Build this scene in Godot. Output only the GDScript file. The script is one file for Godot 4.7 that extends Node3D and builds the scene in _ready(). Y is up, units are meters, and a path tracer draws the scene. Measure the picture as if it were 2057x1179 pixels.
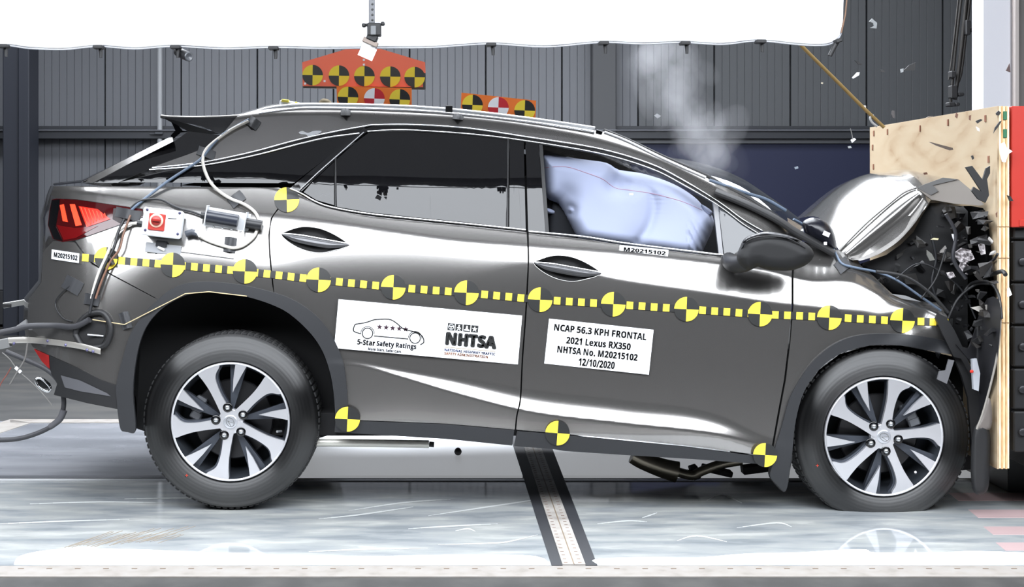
extends Node3D
# A frontal crash test caught at the moment of impact: grey car, plywood-faced barrier, glass pit floor, lamp banks.
# Pixels of the 2057 x 1179 photograph become points by P(x, y, z): z is the real distance from the car's near flank (camera at z = D).
const F := 2914.0
const D := 6.2
const CX := 890.0
const CY := 400.0
const H := 1.3426
const MID := -0.93

var rng := RandomNumberGenerator.new()
var M := {}
var zt := PackedFloat32Array()
const TX0 := 40.0
const TDX := 4.0
const NX := 495
const TY0 := 180.0
const TDY := 2.0
const NY := 405


func P(x: float, y: float, z: float) -> Vector3:
	var k := (D - z) / F
	return Vector3((x - CX) * k, H + (CY - y) * k, z)


func FL(x: float, y: float, h := 0.0) -> Vector3:
	var d := F * (H - h) / (y - CY)
	return Vector3((x - CX) * d / F, h, D - d)


func pl(s: String) -> PackedVector2Array:
	var out := PackedVector2Array()
	for w in s.split(" ", false):
		var c := w.split(",")
		out.append(Vector2(c[0].to_float(), c[1].to_float()))
	return out


func sm(p: PackedVector2Array, closed := false, n := 4) -> PackedVector2Array:
	var out := PackedVector2Array()
	var c := p.size()
	for i in (c if closed else c - 1):
		var a := p[(i - 1 + c) % c] if closed or i > 0 else p[0]
		var d := p[(i + 2) % c] if closed or i < c - 2 else p[c - 1]
		for k in n:
			out.append(p[i].cubic_interpolate(p[(i + 1) % c], a, d, float(k) / n))
	if not closed:
		out.append(p[c - 1])
	return out


func sm3(p: Array, n := 6) -> Array:
	var out := []
	var c := p.size()
	for i in c - 1:
		var a: Vector3 = p[maxi(i - 1, 0)]
		var b: Vector3 = p[i]
		for k in n:
			out.append(b.cubic_interpolate(p[i + 1], a, p[mini(i + 2, c - 1)], float(k) / n))
	out.append(p[c - 1])
	return out


func yat(p: PackedVector2Array, x: float) -> float:
	for i in p.size() - 1:
		if x <= p[i + 1].x or i == p.size() - 2:
			return lerpf(p[i].y, p[i + 1].y, (x - p[i].x) / maxf(p[i + 1].x - p[i].x, 0.001))
	return p[0].y


class MB:
	var v := PackedVector3Array()
	var n := PackedVector3Array()

	func t(a: Vector3, b: Vector3, c: Vector3, na: Vector3, nb: Vector3, nc: Vector3) -> void:
		if (c - a).cross(b - a).dot(na + nb + nc) < 0.0:
			v.append_array([a, c, b])
			n.append_array([na, nc, nb])
		else:
			v.append_array([a, b, c])
			n.append_array([na, nb, nc])

	func flat(a: Vector3, b: Vector3, c: Vector3, out: Vector3) -> void:
		var k := (c - a).cross(b - a).normalized()
		if k.dot(out) < 0.0:
			k = -k
		t(a, b, c, k, k, k)

	func quad(a: Vector3, b: Vector3, c: Vector3, d: Vector3, out: Vector3) -> void:
		flat(a, b, c, out)
		flat(a, c, d, out)

	func box(at: Vector3, size: Vector3, turn := Basis(), bevel := 0.003) -> void:
		var h := size * 0.5
		var e := minf(bevel, minf(h.x, minf(h.y, h.z)) * 0.6)
		var g := h - Vector3(e, e, e)
		for ax in 3:
			for s in [-1.0, 1.0]:
				var q := []
				for k in [[-1, -1], [1, -1], [1, 1], [-1, 1]]:
					var p := Vector3()
					p[ax] = h[ax] * s
					p[(ax + 1) % 3] = g[(ax + 1) % 3] * k[0]
					p[(ax + 2) % 3] = g[(ax + 2) % 3] * k[1]
					q.append(at + turn * p)
				var o := Vector3()
				o[ax] = s
				quad(q[0], q[1], q[2], q[3], turn * o)
		if e <= 0.0:
			return
		for ax in 3:
			var b := (ax + 1) % 3
			var c := (ax + 2) % 3
			for s in [[-1, -1], [1, -1], [1, 1], [-1, 1]]:
				var q := []
				for k in [[0, -1], [1, -1], [1, 1], [0, 1]]:
					var p := Vector3()
					p[ax] = g[ax] * k[1]
					p[b] = (h[b] if k[0] == 0 else g[b]) * s[0]
					p[c] = (g[c] if k[0] == 0 else h[c]) * s[1]
					q.append(at + turn * p)
				var o := Vector3()
				o[b] = s[0]
				o[c] = s[1]
				quad(q[0], q[1], q[2], q[3], turn * o)
		for x in [-1, 1]:
			for y in [-1, 1]:
				for z in [-1, 1]:
					var s := Vector3(x, y, z)
					flat(at + turn * (Vector3(h.x, g.y, g.z) * s), at + turn * (Vector3(g.x, h.y, g.z) * s), at + turn * (Vector3(g.x, g.y, h.z) * s), turn * s)

	func tube(p: Array, r: float, sides := 8, r2 := -1.0) -> void:
		var up := Vector3(0.13, 0.31, 0.94)
		var rings := []
		var c := p.size()
		for i in c:
			var d: Vector3 = (p[mini(i + 1, c - 1)] - p[maxi(i - 1, 0)]).normalized()
			var u := d.cross(up).normalized() if absf(d.dot(up)) < 0.98 else d.cross(Vector3.UP).normalized()
			up = u.cross(d).normalized()
			var ring := []
			var rr := r if r2 < 0.0 else lerpf(r, r2, float(i) / maxi(c - 1, 1))
			for k in sides:
				var a := TAU * k / sides
				var q := u * cos(a) + up * sin(a)
				ring.append([p[i] + q * rr, q])
			rings.append(ring)
		for i in c - 1:
			for k in sides:
				var a = rings[i][k]
				var b = rings[i][(k + 1) % sides]
				var e = rings[i + 1][(k + 1) % sides]
				var g = rings[i + 1][k]
				t(a[0], b[0], e[0], a[1], b[1], e[1])
				t(a[0], e[0], g[0], a[1], e[1], g[1])
		for s in 2:
			var i := 0 if s == 0 else c - 1
			var o: Vector3 = (p[0] - p[1]) if s == 0 else (p[c - 1] - p[c - 2])
			for k in sides:
				flat(p[i], rings[i][k][0], rings[i][(k + 1) % sides][0], o)

	# profile: Vector2(radius, height along z); spun round the z axis of xf
	func lathe(xf: Transform3D, prof: Array, seg := 48, sharp := false) -> void:
		var c := prof.size()
		var nr := []
		for i in c:
			var d: Vector2 = prof[mini(i + 1, c - 1)] - prof[maxi(i - 1, 0)]
			nr.append(Vector2(d.y, -d.x).normalized())
		for i in c - 1:
			var p: Vector2 = prof[i]
			var q: Vector2 = prof[i + 1]
			var np: Vector2 = nr[i]
			var nq: Vector2 = nr[i + 1]
			if sharp:
				var e := (q - p)
				np = Vector2(e.y, -e.x).normalized()
				nq = np
			for k in seg:
				var a := TAU * k / seg
				var b := TAU * (k + 1) / seg
				var ca := Vector3(cos(a), sin(a), 0)
				var cb := Vector3(cos(b), sin(b), 0)
				var z := Vector3(0, 0, 1)
				var A := xf * (ca * p.x + z * p.y)
				var B := xf * (cb * p.x + z * p.y)
				var C := xf * (cb * q.x + z * q.y)
				var E := xf * (ca * q.x + z * q.y)
				var s := -1.0
				var NA := xf.basis * (ca * np.x + z * np.y) * s
				var NB := xf.basis * (cb * np.x + z * np.y) * s
				var NC := xf.basis * (cb * nq.x + z * nq.y) * s
				var NE := xf.basis * (ca * nq.x + z * nq.y) * s
				if p.x > 1e-6:
					t(A, B, C, NA, NB, NC)
				if q.x > 1e-6:
					t(A, C, E, NA, NC, NE)

	func add(o: MB, xf := Transform3D()) -> void:
		for i in o.v.size():
			v.append(xf * o.v[i])
			n.append((xf.basis * o.n[i]).normalized())

	func mesh(m: Material) -> ArrayMesh:
		var am := ArrayMesh.new()
		surf(am, m)
		return am

	func surf(am: ArrayMesh, m: Material) -> void:
		if v.is_empty():
			return
		var a := []
		a.resize(Mesh.ARRAY_MAX)
		a[Mesh.ARRAY_VERTEX] = v
		a[Mesh.ARRAY_NORMAL] = n
		am.add_surface_from_arrays(Mesh.PRIMITIVE_TRIANGLES, a)
		am.surface_set_material(am.get_surface_count() - 1, m)


# ---------------------------------------------------------------- nodes
func tag(o: Node, label: String, category: String, group := "") -> Node:
	o.set_meta("label", label)
	o.set_meta("category", category)
	if group:
		o.set_meta("group", group)
	return o


func thing(called: String, label: String, category: String, at := Vector3.ZERO, group := "") -> Node3D:
	var o := Node3D.new()
	o.name = called
	o.position = at
	add_child(o, true)
	tag(o, label, category, group)
	return o


# a mesh built in world coordinates, put under a thing (or a part of one) without moving it
func part(parent: Node3D, called: String, b: MB, m: Material, label := "") -> MeshInstance3D:
	return part_mesh(parent, called, b.mesh(m), label)


func part_mesh(parent: Node3D, called: String, am: Mesh, label := "") -> MeshInstance3D:
	var o := MeshInstance3D.new()
	o.name = called
	o.mesh = am
	parent.add_child(o, true)
	var w := Transform3D()
	var q: Node = parent
	while q != self:
		w = q.transform * w
		q = q.get_parent()
	o.transform = w.affine_inverse()
	if label:
		o.set_meta("label", label)
	return o


func single(called: String, b: MB, m: Material, label: String, category: String, group := "") -> MeshInstance3D:
	var o := part(self, called, b, m)
	tag(o, label, category, group)
	return o


func struct_(called: String, b: MB, m: Material, label := "") -> MeshInstance3D:
	var o := part(self, called, b, m)
	o.set_meta("kind", "structure")
	if label:
		o.set_meta("label", label)
	return o


# ---------------------------------------------------------------- materials
func mat(r: float, g: float, b: float, rough := 0.6, metal := 0.0) -> StandardMaterial3D:
	var m := StandardMaterial3D.new()
	m.albedo_color = Color(r / 255.0, g / 255.0, b / 255.0)
	m.roughness = rough
	m.metallic = metal
	return m


func noise_tex(ramp: Array, freq: float, size := 512, seed_ := 1, octaves := 4, warp := 0.0, kind := FastNoiseLite.TYPE_SIMPLEX_SMOOTH) -> NoiseTexture2D:
	var f := FastNoiseLite.new()
	f.noise_type = kind
	f.frequency = freq
	f.seed = seed_
	f.fractal_octaves = octaves
	if warp > 0.0:
		f.domain_warp_enabled = true
		f.domain_warp_amplitude = warp
		f.domain_warp_frequency = freq * 2.0
	var t := NoiseTexture2D.new()
	t.width = size
	t.height = size
	t.seamless = true
	t.noise = f
	if ramp.size():
		var g := Gradient.new()
		var offs := PackedFloat32Array()
		var cols := PackedColorArray()
		for r in ramp:
			offs.append(r[0])
			cols.append(Color(r[1] / 255.0, r[2] / 255.0, r[3] / 255.0))
		g.offsets = offs
		g.colors = cols
		t.color_ramp = g
	return t


func textured(m: StandardMaterial3D, t: Texture2D, scale: Vector3) -> StandardMaterial3D:
	m.albedo_color = Color.WHITE
	m.albedo_texture = t
	m.uv1_triplanar = true
	m.uv1_world_triplanar = true
	m.uv1_scale = scale
	return m


func glow(r: float, g: float, b: float, e: float) -> StandardMaterial3D:
	var m := mat(r, g, b, 0.6)
	m.emission_enabled = true
	m.emission = Color(r / 255.0, g / 255.0, b / 255.0)
	m.emission_energy_multiplier = e
	return m


func pane(r: float, g: float, b: float, a: float) -> StandardMaterial3D:
	var m := mat(r, g, b, 0.02)
	m.albedo_color.a = a
	m.transparency = BaseMaterial3D.TRANSPARENCY_ALPHA
	return m


# ---------------------------------------------------------------- surfaces over pixels
# a sheet over a polygon of pixels whose depth is zf(x, y); flange: how far its rim turns inwards
func panel(b: MB, poly: PackedVector2Array, zf: Callable, sx := 10.0, sy := 5.0, flange := 0.02, hole := PackedVector2Array()) -> void:
	var lo := poly[0]
	var hi := poly[0]
	for q in poly:
		lo = lo.min(q)
		hi = hi.max(q)
	var x0 := floorf(lo.x / sx) * sx
	var y0 := floorf(lo.y / sy) * sy
	var nx := int(ceilf((hi.x - x0) / sx)) + 1
	var ny := int(ceilf((hi.y - y0) / sy)) + 1
	var edge := {}
	var c := poly.size()
	for i in c:
		var p := poly[i]
		var q := poly[(i + 1) % c]
		var k := int(p.distance_to(q) / 0.7) + 1
		for j in k + 1:
			var r := p.lerp(q, float(j) / k)
			edge[Vector2i(int((r.x - x0) / sx), int((r.y - y0) / sy))] = true
	for i in hole.size():
		var p := hole[i]
		var q := hole[(i + 1) % hole.size()]
		var k := int(p.distance_to(q) / 0.7) + 1
		for j in k + 1:
			var r := p.lerp(q, float(j) / k)
			edge[Vector2i(int((r.x - x0) / sx), int((r.y - y0) / sy))] = true
	var cache := {}
	var at := func(x: float, y: float) -> Array:
		var key := Vector2(x, y)
		if not cache.has(key):
			cache[key] = pn(zf, x, y)
		return cache[key]
	for j in ny:
		for i in nx:
			var xa := x0 + i * sx
			var ya := y0 + j * sy
			if edge.has(Vector2i(i, j)):
				var cell := PackedVector2Array([Vector2(xa, ya), Vector2(xa + sx, ya), Vector2(xa + sx, ya + sy), Vector2(xa, ya + sy)])
				var bits := Geometry2D.intersect_polygons(poly, cell)
				if hole.size():
					var cut: Array[PackedVector2Array] = []
					for g in bits:
						cut.append_array(Geometry2D.clip_polygons(g, hole))
					bits = cut
				for g in bits:
					var ix := Geometry2D.triangulate_polygon(g)
					for k in range(0, ix.size(), 3):
						var u: Array = at.call(g[ix[k]].x, g[ix[k]].y)
						var w: Array = at.call(g[ix[k + 1]].x, g[ix[k + 1]].y)
						var e: Array = at.call(g[ix[k + 2]].x, g[ix[k + 2]].y)
						b.t(u[0], w[0], e[0], u[1], w[1], e[1])
			elif Geometry2D.is_point_in_polygon(Vector2(xa + sx * 0.5, ya + sy * 0.5), poly) and not (hole.size() and Geometry2D.is_point_in_polygon(Vector2(xa + sx * 0.5, ya + sy * 0.5), hole)):
				var u: Array = at.call(xa, ya)
				var w: Array = at.call(xa + sx, ya)
				var e: Array = at.call(xa + sx, ya + sy)
				var g: Array = at.call(xa, ya + sy)
				b.t(u[0], w[0], e[0], u[1], w[1], e[1])
				b.t(u[0], e[0], g[0], u[1], e[1], g[1])
	if flange == 0.0:
		return
	for i in c:
		var p := poly[i]
		var q := poly[(i + 1) % c]
		if p.distance_to(q) < 0.05:
			continue
		var k := int(p.distance_to(q) / 10.0) + 1
		var d := (q - p).normalized()
		d = Vector2(d.y, -d.x)
		if Geometry2D.is_point_in_polygon((p + q) * 0.5 + d * 0.6, poly):
			d = -d
		for j in k:
			var r := p.lerp(q, float(j) / k)
			var s := p.lerp(q, float(j + 1) / k)
			var A := P(r.x, r.y, zf.call(r.x, r.y))
			var B := P(s.x, s.y, zf.call(s.x, s.y))
			var off := Vector3(0, 0, flange)
			b.quad(A, B, B - off, A - off, Vector3(d.x, -d.y, 0.0))


func pn(zf: Callable, x: float, y: float) -> Array:
	var e := 1.5
	var p := P(x, y, zf.call(x, y))
	var u := P(x + e, y, zf.call(x + e, y)) - P(x - e, y, zf.call(x - e, y))
	var w := P(x, y - e, zf.call(x, y - e)) - P(x, y + e, zf.call(x, y + e))
	return [p, u.cross(w).normalized()]


# a flat plate with thickness over a polygon of pixels
func slab(b: MB, poly: PackedVector2Array, z: float, thick: float) -> void:
	var ix := Geometry2D.triangulate_polygon(poly)
	var fz := Vector3(0, 0, 1)
	var back := Vector3(0, 0, -thick)
	for k in range(0, ix.size(), 3):
		var a := P(poly[ix[k]].x, poly[ix[k]].y, z)
		var c := P(poly[ix[k + 1]].x, poly[ix[k + 1]].y, z)
		var e := P(poly[ix[k + 2]].x, poly[ix[k + 2]].y, z)
		b.flat(a, c, e, fz)
		b.flat(a + back, c + back, e + back, -fz)
	var n := poly.size()
	for i in n:
		var p := poly[i]
		var q := poly[(i + 1) % n]
		var A := P(p.x, p.y, z)
		var B := P(q.x, q.y, z)
		var d := (B - A).cross(fz).normalized()
		var m := (p + q) * 0.5 + Vector2(d.x, -d.y) * 0.5
		b.quad(A, B, B + back, A + back, -d if Geometry2D.is_point_in_polygon(m, poly) else d)


func edge_dist(poly: PackedVector2Array, q: Vector2) -> float:
	var best := 1e9
	for i in poly.size():
		var r := Geometry2D.get_closest_point_to_segment(q, poly[i], poly[(i + 1) % poly.size()])
		best = minf(best, q.distance_squared_to(r))
	return sqrt(best)


# a cushion-like body over a polygon: rises by h within r pixels of its outline, front and back
func pillow(b: MB, poly: PackedVector2Array, z: float, h: float, r: float, step := 6.0, back := 1.0) -> void:
	var zf := func(x: float, y: float) -> float:
		var q := Vector2(x, y)
		if not Geometry2D.is_point_in_polygon(q, poly):
			return z
		var k := 1.0 - minf(edge_dist(poly, q) / r, 1.0)
		return z + h * sqrt(maxf(1.0 - k * k, 0.0))
	panel(b, poly, zf, step, step, 0.0)
	if back > 0.0:
		var zg := func(x: float, y: float) -> float:
			return z - (zf.call(x, y) - z) * back
		var o := MB.new()
		panel(o, poly, zg, step * 2.0, step * 2.0, 0.0)
		for i in o.n.size():
			o.n[i] = -o.n[i]
		for i in range(0, o.v.size(), 3):
			b.t(o.v[i], o.v[i + 1], o.v[i + 2], o.n[i], o.n[i + 1], o.n[i + 2])


# an outline given in metres, thickened along z of xf and with its rim chamfered
func plate(b: MB, outline: PackedVector2Array, xf: Transform3D, thick: float) -> void:
	var ix := Geometry2D.triangulate_polygon(outline)
	var k := func(q: Vector2, z: float) -> Vector3: return xf * Vector3(q.x, q.y, z)
	for i in range(0, ix.size(), 3):
		b.flat(k.call(outline[ix[i]], thick), k.call(outline[ix[i + 1]], thick), k.call(outline[ix[i + 2]], thick), xf.basis.z)
		b.flat(k.call(outline[ix[i]], 0.0), k.call(outline[ix[i + 1]], 0.0), k.call(outline[ix[i + 2]], 0.0), -xf.basis.z)
	var n := outline.size()
	for i in n:
		var p := outline[i]
		var q := outline[(i + 1) % n]
		var d := Vector2((q - p).y, -(q - p).x).normalized()
		if Geometry2D.is_point_in_polygon((p + q) * 0.5 + d * 0.0004, outline):
			d = -d
		b.quad(k.call(p, 0.0), k.call(q, 0.0), k.call(q, thick), k.call(p, thick), xf.basis * Vector3(d.x, d.y, 0))


func disc(r: float, n := 40, a0 := 0.0, a1 := TAU, inner := 0.0) -> PackedVector2Array:
	var out := PackedVector2Array()
	for i in n + 1:
		var a := lerpf(a0, a1, float(i) / n)
		if i == n and a1 - a0 > TAU - 0.001:
			break
		out.append(Vector2(cos(a), sin(a)) * r)
	if inner > 0.0:
		for i in range(n, -1, -1):
			var a := lerpf(a0, a1, float(i) / n)
			out.append(Vector2(cos(a), sin(a)) * inner)
	elif a1 - a0 < TAU - 0.001:
		out.append(Vector2.ZERO)
	return out


# a ribbon of width w along a path, as flat outline pieces on a plate
func ribbon(b: MB, path: PackedVector2Array, w: float, xf: Transform3D, thick: float, closed := false) -> void:
	for i in (path.size() if closed else path.size() - 1):
		var p := path[i]
		var q := path[(i + 1) % path.size()]
		var d := (q - p).normalized()
		var s := Vector2(-d.y, d.x) * w * 0.5
		plate(b, PackedVector2Array([p - d * w * 0.3 - s, q + d * w * 0.3 - s, q + d * w * 0.3 + s, p - d * w * 0.3 + s]), xf, thick)


# lettering: fitted to a box of given width and height whose lower left corner is at xf's origin
func lettering(parent: Node3D, text: String, xf: Transform3D, w: float, h: float, m: Material, bold := false, called := "lettering", heavy := 0.8) -> void:
	var t := TextMesh.new()
	var f := SystemFont.new()
	f.font_names = PackedStringArray(["Droid Sans"])
	f.font_weight = 700 if bold else 400
	t.font = f
	t.text = text
	t.font_size = 48
	t.pixel_size = 0.01
	t.depth = 0.02
	t.curve_step = 2.0
	var bb := t.get_aabb()
	var am: Mesh = t
	t.material = m
	if bold:
		# strokes thickened by laying the letters over themselves, slightly shifted
		var src := t.surface_get_arrays(0)
		var v: PackedVector3Array = src[Mesh.ARRAY_VERTEX]
		var n: PackedVector3Array = src[Mesh.ARRAY_NORMAL]
		var ix: PackedInt32Array = src[Mesh.ARRAY_INDEX] if src[Mesh.ARRAY_INDEX] != null else PackedInt32Array(range(v.size()))
		var b := MB.new()
		var e := 0.014 * heavy
		for o in [Vector3(-e, 0, 0), Vector3(e, 0, 0), Vector3(0, e, 0.001), Vector3(0, -e, 0.001), Vector3(-e, e, 0.002) * 0.7, Vector3(e, -e, 0.002) * 0.7, Vector3(-e, -e, 0.003) * 0.7, Vector3(e, e, 0.003) * 0.7]:
			for i in ix:
				b.v.append(v[i] + o)
				b.n.append(n[i])
		am = b.mesh(m)
		bb = bb.grow(e * 0.9)
	var o := part_mesh(parent, called, am)
	var s := Vector3(w / bb.size.x, h / bb.size.y, 0.05)
	o.transform = o.transform * xf * Transform3D(Basis.from_scale(s), Vector3(-bb.position.x * s.x, -bb.position.y * s.y, 0.0))


func cable(b: MB, pts: String, r: float, lift: float, n := 6) -> void:
	var q := []
	for p in pl(pts):
		q.append(P(p.x, p.y, zb(p.x, p.y) + lift))
	b.tube(sm3(q, n), r, 7)


func path3(pts: String, z: float) -> Array:
	var q := []
	for p in pl(pts):
		q.append(P(p.x, p.y, z))
	return q


# ---------------------------------------------------------------- the car's flank: depth from tilt
# per column: x | y of roof, window top, mirror-line in the glass, belt, shoulder, end of shoulder, start of the flat door, flat door, crease (three), sill | tilts in degrees
const COLS := [
	[40, 290, 325, 345, 366, 382, 480, 600, 690, 700, 730, 760, 900, 16, 10, 0, 46],
	[160, 290, 325, 345, 370, 386, 560, 640, 700, 710, 730, 760, 900, 15.5, 11, 0, 46],
	[230, 270, 328, 345, 371, 395, 535, 610, 680, 705, 730, 760, 900, 15, 10, 0, 46],
	[320, 250, 332, 341, 372, 410, 510, 548, 630, 700, 730, 760, 900, 15, 7, 0, 46],
	[430, 233, 321, 331, 373, 424, 512, 548, 620, 700, 730, 760, 900, 15, 7, 0, 45],
	[540, 219, 296, 333, 374, 432, 530, 562, 640, 705, 720, 740, 900, 14.5, 6, 0, 45],
	[640, 217, 270, 336, 403, 443, 506, 590, 660, 715, 722, 730, 900, 14.5, 5, 0, 45],
	[720, 217, 256, 340, 426, 454, 500, 588, 655, 724, 729, 733, 900, 14.5, 5, 14, 45],
	[800, 220, 251, 344, 436, 466, 500, 586, 650, 738, 748, 754, 900, 14.5, 5, 22, 45],
	[900, 225, 255, 348, 446, 480, 508, 580, 650, 753, 769, 784, 900, 14.5, 5, 23, 45],
	[1060, 243, 275, 352, 464, 493, 524, 531, 610, 780, 808, 825, 915, 16, 9, 23, 45],
	[1250, 283, 309, 352, 486, 508, 561, 565, 640, 802, 832, 849, 935, 17, 7, 23, 45],
	[1450, 372, 410, 432, 512, 530, 590, 594, 660, 834, 858, 872, 945, 17, 7, 21, 46],
	[1540, 424, 467, 484, 522, 542, 604, 608, 665, 874, 884, 892, 950, 17, 6, 8, 50],
	[1620, 462, 474, 482, 488, 562, 613, 617, 670, 890, 895, 900, 955, 17, 6, 0, 62],
	[1720, 490, 500, 508, 516, 568, 622, 628, 670, 890, 895, 900, 955, 17, 5, 0, 62],
	[1800, 560, 570, 580, 592, 612, 626, 640, 675, 890, 895, 900, 955, 13, 5, 0, 50],
	[1900, 580, 590, 600, 612, 625, 638, 650, 680, 890, 895, 900, 955, 13, 5, 0, 50],
	[2020, 600, 610, 620, 632, 640, 650, 660, 690, 890, 895, 900, 955, 13, 5, 0, 50],
]


func build_flank() -> void:
	zt.resize(NX * NY)
	for i in NX:
		var x := TX0 + i * TDX
		var k := 0
		while k < COLS.size() - 2 and x > COLS[k + 1][0]:
			k += 1
		var c := []
		var a: Array = COLS[maxi(k - 1, 0)]
		var b: Array = COLS[k]
		var e: Array = COLS[k + 1]
		var g: Array = COLS[mini(k + 2, COLS.size() - 1)]
		var span: float = e[0] - b[0]
		var w: float = (x - b[0]) / span
		for j in range(1, 17):
			c.append(cubic_interpolate_in_time(b[j], e[j], a[j], g[j], w, 1.0, minf((a[0] - b[0]) / span, -0.01), maxf((g[0] - b[0]) / span, 1.01)))
		var ky := [c[0], c[0] + 14, c[1], c[2], c[3], c[3] + 5, c[4] - 2, c[4] + 2, c[5], c[6], c[7], c[8], c[9], c[10], c[10] + 4, c[11]]
		var tail: float = smoothstep(760.0, 620.0, x)
		var kt := [58.0, lerpf(33.0, 28.5, tail), lerpf(30.0, 27.0, tail), 21.9, 15.5, c[15], minf(c[15], 43.0) - 1.0, 26.0, c[12], c[13], 1.0, 0.0, c[14], c[14] * 0.95, -0.25 * c[14], -9.0]
		for j in range(1, 16):
			ky[j] = maxf(ky[j], ky[j - 1] + 1.0)
		var til := PackedFloat32Array()
		til.resize(NY)
		var s := 0
		for j in NY:
			var y := TY0 + j * TDY
			while s < 14 and y > ky[s + 1]:
				s += 1
			til[j] = lerpf(kt[s], kt[s + 1], clampf((y - ky[s]) / (ky[s + 1] - ky[s]), 0.0, 1.0))
		var ref := 0.0
		if x < 330.0:
			ref = -0.36 * pow((330.0 - x) / 270.0, 5.0)
		elif x > 1520.0:
			ref = -0.14 * pow((x - 1520.0) / 440.0, 2.0)
		var j0 := clampi(int((c[6] - TY0) / TDY), 0, NY - 1)
		zt[j0 * NX + i] = ref
		for j in range(j0 - 1, -1, -1):
			zt[j * NX + i] = zt[(j + 1) * NX + i] - tan(deg_to_rad((til[j] + til[j + 1]) * 0.5)) * TDY * D / F
		for j in range(j0 + 1, NY):
			zt[j * NX + i] = zt[(j - 1) * NX + i] + tan(deg_to_rad((til[j] + til[j - 1]) * 0.5)) * TDY * D / F


func zb(x: float, y: float) -> float:
	var u := clampf((x - TX0) / TDX, 0.0, NX - 1.01)
	var w := clampf((y - TY0) / TDY, 0.0, NY - 1.01)
	var i := int(u)
	var j := int(w)
	var k := j * NX + i
	var z := lerpf(lerpf(zt[k], zt[k + 1], u - i), lerpf(zt[k + NX], zt[k + NX + 1], u - i), w - j)
	if x > 1730.0:
		# the front wing is buckled
		z += clampf((x - 1730.0) / 120.0, 0.0, 1.0) * (0.016 * sin(x * 0.055 + y * 0.03) * cos(y * 0.05 - x * 0.012) - 0.012 * sin((x - y) * 0.021))
	return z


# depth kept clear of the barrier's face
func zx(x: float, z: float) -> float:
	return maxf(z, D - 2.318 * F / (x - CX)) if x > 1700.0 else z


func path3x(pts: String, z: float) -> Array:
	var q := []
	for p in pl(pts):
		q.append(P(p.x, p.y, zx(p.x, z)))
	return q


func zoff(d: float) -> Callable:
	return func(x: float, y: float) -> float: return zb(x, y) + d


func far(p: Vector3) -> Vector3:
	return Vector3(p.x, p.y, 2.0 * MID - p.z)


func _ready() -> void:
	rng.seed = 7
	# ---- camera, air, exposure, lamps
	var cam := Camera3D.new()
	cam.name = "camera"
	cam.projection = Camera3D.PROJECTION_FRUSTUM
	cam.near = 0.1
	cam.far = 60.0
	cam.size = 1179.0 / F * 0.1
	cam.frustum_offset = Vector2((1028.5 - CX) / F, (CY - 589.5) / F) * 0.1
	cam.position = Vector3(0, H, D)
	add_child(cam)
	cam.current = true
	var env := Environment.new()
	env.background_mode = Environment.BG_COLOR
	env.background_color = Color(0.02, 0.02, 0.022)
	env.tonemap_mode = Environment.TONE_MAPPER_LINEAR
	env.tonemap_exposure = 1.0
	env.volumetric_fog_enabled = true
	env.volumetric_fog_density = 0.0
	env.sdfgi_enabled = true
	env.ssao_enabled = true
	env.ssil_enabled = true
	var we := WorldEnvironment.new()
	we.name = "world"
	we.environment = env
	add_child(we)
	# banks of lamps under the hall roof: centre x, y, z, width, depth, how bright
	lamp_bank("light_bank", "wide overhead lamp bank above the camera side of the track", Vector3(0.2, 3.2, 3.0), 11.0, 3.0, 11.0)
	lamp_bank("light_bank", "overhead lamp bank above the car roof and bonnet", Vector3(-0.35, 3.9, -2.85), 6.2, 5.4, 9.0)
	lamp_bank("light_bank", "overhead lamp bank in front of the clad rear wall", Vector3(-0.5, 4.7, -6.9), 13.0, 1.2, 9.0)
	materials()
	build_flank()
	room()
	pit_floor()
	barrier()
	light_sheet()
	boards()
	car()
	fittings()
	debris()
	smoke()


func lamp_bank(called: String, label: String, at: Vector3, w: float, d: float, bright: float) -> void:
	var t := thing(called, label, "lamp", at)
	var frame := MB.new()
	frame.box(at + Vector3(0, 0.12, 0), Vector3(w + 0.1, 0.16, d + 0.1))
	part(t, "housing", frame, mat(40, 40, 42, 0.6))
	var n := int(w / 1.6)
	for i in n:
		var g := MB.new()
		g.box(at + Vector3((i + 0.5) * w / n - w * 0.5, 0.02, 0), Vector3(w / n - 0.02, 0.03, d))
		part(t, "lamp_diffuser", g, glow(244, 248, 255, 1.5))
	var a := AreaLight3D.new()
	a.name = "light"
	a.area_size = Vector2(w, d)
	a.light_color = Color(0.955, 0.975, 1.0)
	a.light_energy = bright * w * d / PI
	a.shadow_enabled = true
	a.rotation_degrees.x = -90.0
	a.position = Vector3(0, -0.03, 0)
	a.area_range = 40.0
	t.add_child(a)


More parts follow.
